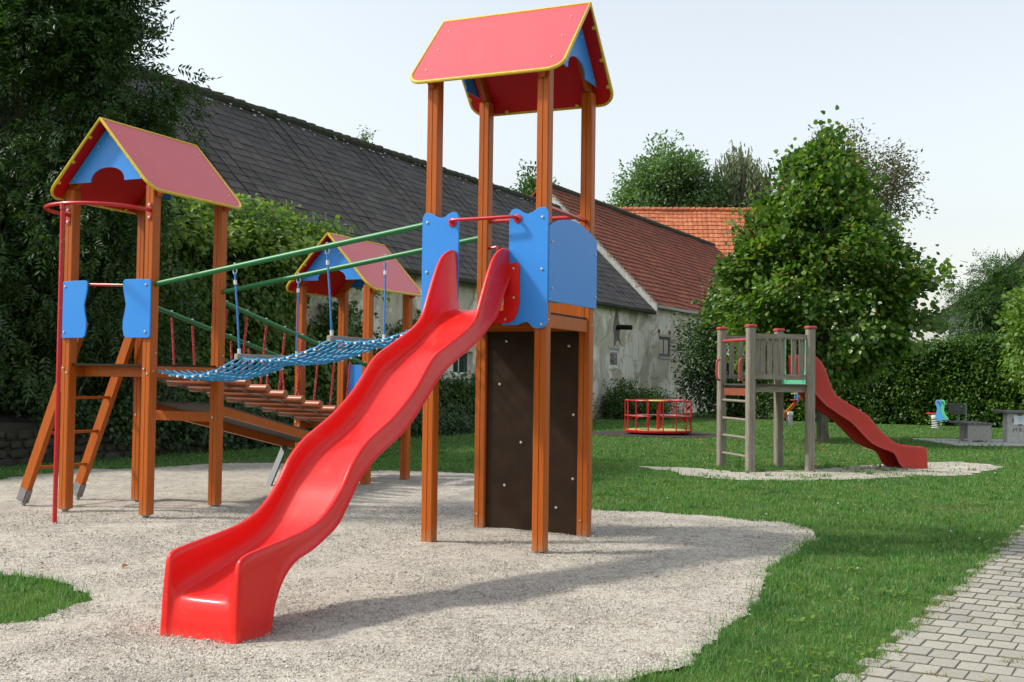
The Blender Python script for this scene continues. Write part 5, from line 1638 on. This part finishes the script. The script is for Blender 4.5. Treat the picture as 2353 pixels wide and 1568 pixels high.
for i in range(len(hl) - 1):
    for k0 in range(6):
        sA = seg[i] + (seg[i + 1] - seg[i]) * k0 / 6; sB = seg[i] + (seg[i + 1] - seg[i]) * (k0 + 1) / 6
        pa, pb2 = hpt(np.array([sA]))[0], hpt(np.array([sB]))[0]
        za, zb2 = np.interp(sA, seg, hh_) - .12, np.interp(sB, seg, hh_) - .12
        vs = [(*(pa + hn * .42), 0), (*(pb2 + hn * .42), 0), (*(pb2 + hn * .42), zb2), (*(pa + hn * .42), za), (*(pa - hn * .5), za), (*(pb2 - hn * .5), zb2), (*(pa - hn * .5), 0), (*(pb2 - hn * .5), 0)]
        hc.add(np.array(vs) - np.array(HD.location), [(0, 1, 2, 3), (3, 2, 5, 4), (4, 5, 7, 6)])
hc.build('dark_hedge_core', CORE, HD)  # added dark shell inside the hedge, painted depth between the leaves

# --- elder above the hedge, bright tree at right edge
bush('elder_tree', 'dark loose elder rising above the hedge in front of the white house', (20.4, 47.0, 4.6), (2.4, 1.6, 1.85), 250, 27, .13, SHRUBL, 'leaf', .30, .25, .42, None, compound=True, cat='tree')
bush('elder_tree', 'light green feathery elder in front of the dark gable', (23.2, 49.5, 4.7), (1.8, 1.5, 1.75), 150, 26, .13, SHRUBL, 'leaf', .3, .25, .42, None, compound=True, cat='tree')
bush('hazel_tree', 'bright green tree cut off by the right picture edge', (18.0, 38.6, 3.3), (1.35, 1.4, 2.1), 170, 44, .15, BRIGHTL, 'heart', .24, .3, .8, cat='tree')

# --- far trees behind the roofs
def fartree(name, label, cent, rad, n, per, leaf, mat, spread, shell=.3, droop=0, trunk_h=0):
    t = tree(name, label, (cent[0], cent[1], 0), None, 'tree')
    c = blob(cent, rad, n, shell)
    P = clumps(c, per, spread)
    D, Nn = outward(P, cent, .4, .7)
    L = rng.uniform(.7, 1.3, len(P)) * leaf
    crown(t, 'crown', P, D, Nn, L, L * .5, mat, 'leaf')
    trunk(t, [(cent[0], cent[1], 0), (cent[0], cent[1], cent[2] * .35), (cent[0], cent[1], cent[2] * .62)], [.4, .32, .24], c[::max(1, n // 34)], .11, r2=.03)
    return t
fartree('far_bushy_tree', 'bushy green tree behind the orange roof, left of the willow', (13.2, 97, 17.0), (4.2, 3.5, 4.6), 260, 90, .34, FARG, .55)
fartree('far_bushy_tree', 'smaller green tree low behind the red ridge, left of the bushy one', (10.0, 99, 15.2), (2.3, 2, 2.4), 90, 70, .32, FARG, .5)
fartree('far_round_tree', 'dark green tree top showing over the barn ridge behind the tall tower', (1.3, 66, 11.0), (1.5, 1.5, 2.3), 80, 80, .26, SHRUBL, .4)
sp_ = fartree('thinning_tree', 'sparse greyish tree with thin crown behind the linden top', (28.5, 98, 18.2), (6.2, 4, 4.7), 260, 44, .32, SPARSEL, .6, .3)
WL = tree('weeping_willow', 'weeping willow with hanging strands behind the orange roof', (19.0, 98, 0), None, 'tree')
c = blob((19.2, 98, 19.4), (3.0, 2.5, 2.6), 260, .3)
Ps = []
for q in c:
    ln_ = rng.uniform(2.0, 5.5); m_ = int(ln_ * 9)
    s = np.linspace(0, 1, m_)[:, None]
    Ps.append(q + np.c_[rng.normal() * .5 * s[:, 0] + rng.normal(size=m_) * .07, rng.normal() * .4 * s[:, 0], -ln_ * s[:, 0]])
P = np.concatenate(Ps)
D = unit(np.array((0, 0, -1.)) + rng.normal(size=P.shape) * .35); Nn = rdir(len(P))
L = rng.uniform(.32, .55, len(P))
crown(WL, 'crown', P, D, Nn, L, L * .28, WILLOWL, 'leaf')
trunk(WL, [(19, 98, 0), (19, 98, 9), (19.1, 98, 15)], [.45, .35, .25], c[::6], .1, r2=.03)

# --- weeds growing on the barn ridge
for t, h_, lab in ((-30.3, .55, 'small weed sprouting from the barn ridge near the ash'), (-28.6, .75, 'larger weed tuft sprouting on the barn ridge'), (-16.4, .55, 'little weed on the barn ridge beside the tall tower')):
    b_ = bw(t, -4.6, 9.9)
    w = tree('ridge_weed', lab, tuple(b_), 'weeds on the barn ridge', 'weed')
    c = b_ + np.abs(rng.normal(size=(26, 3))) * np.array((0, 0, h_ * .4)) + rng.normal(size=(26, 3)) * np.array((.13, .13, .02))
    P = clumps(c, 7, .07); D = rdir(len(P)); Nn = rdir(len(P))
    crown(w, 'leaves', P, D, Nn, np.full(len(P), .10), np.full(len(P), .05), FARG, 'leaf')

# --- fallen leaves on the lawn under the linden and on the gravel
mbP = []
for _ in range(150):
    a = rng.uniform(0, 6.28); r_ = abs(rng.normal()) * 3.2
    mbP.append((8.0 + r_ * math.cos(a) - 1.4, 28.3 + r_ * math.sin(a) * 1.4))
for _ in range(60):
    mbP.append((rng.uniform(4, 12), rng.uniform(19, 30)))
mbP += [(-4.05, 9.62), (-3.95, 9.75), (-3.2, 9.6), (-2.0, 10.4), (.12, 14.6), (-3.0, 17.2), (-2.4, 18.6)]
mbP = np.array(mbP)
k = ~poly_in(mbP[:, 0], mbP[:, 1], gp) | (np.arange(len(mbP)) > 209)
mbP = mbP[k]
P = np.c_[mbP, gz(mbP[:, 0], mbP[:, 1]) + .035]
D = rdir(len(P)); D[:, 2] *= .3
fl = link('fallen_leaves', leafmesh('fallen_leaves', P, D, np.tile((0, 0, 1.), (len(P), 1)) + rng.normal(size=P.shape) * .4, np.full(len(P), .06), np.full(len(P), .045), M('dead_leaf', (.22, .09, .035), .8, .2, c2=(.30, .16, .06), scale=3), 'heart'))
tag(fl, 'brown fallen leaves lying about on the grass', 'leaves', kind='stuff')
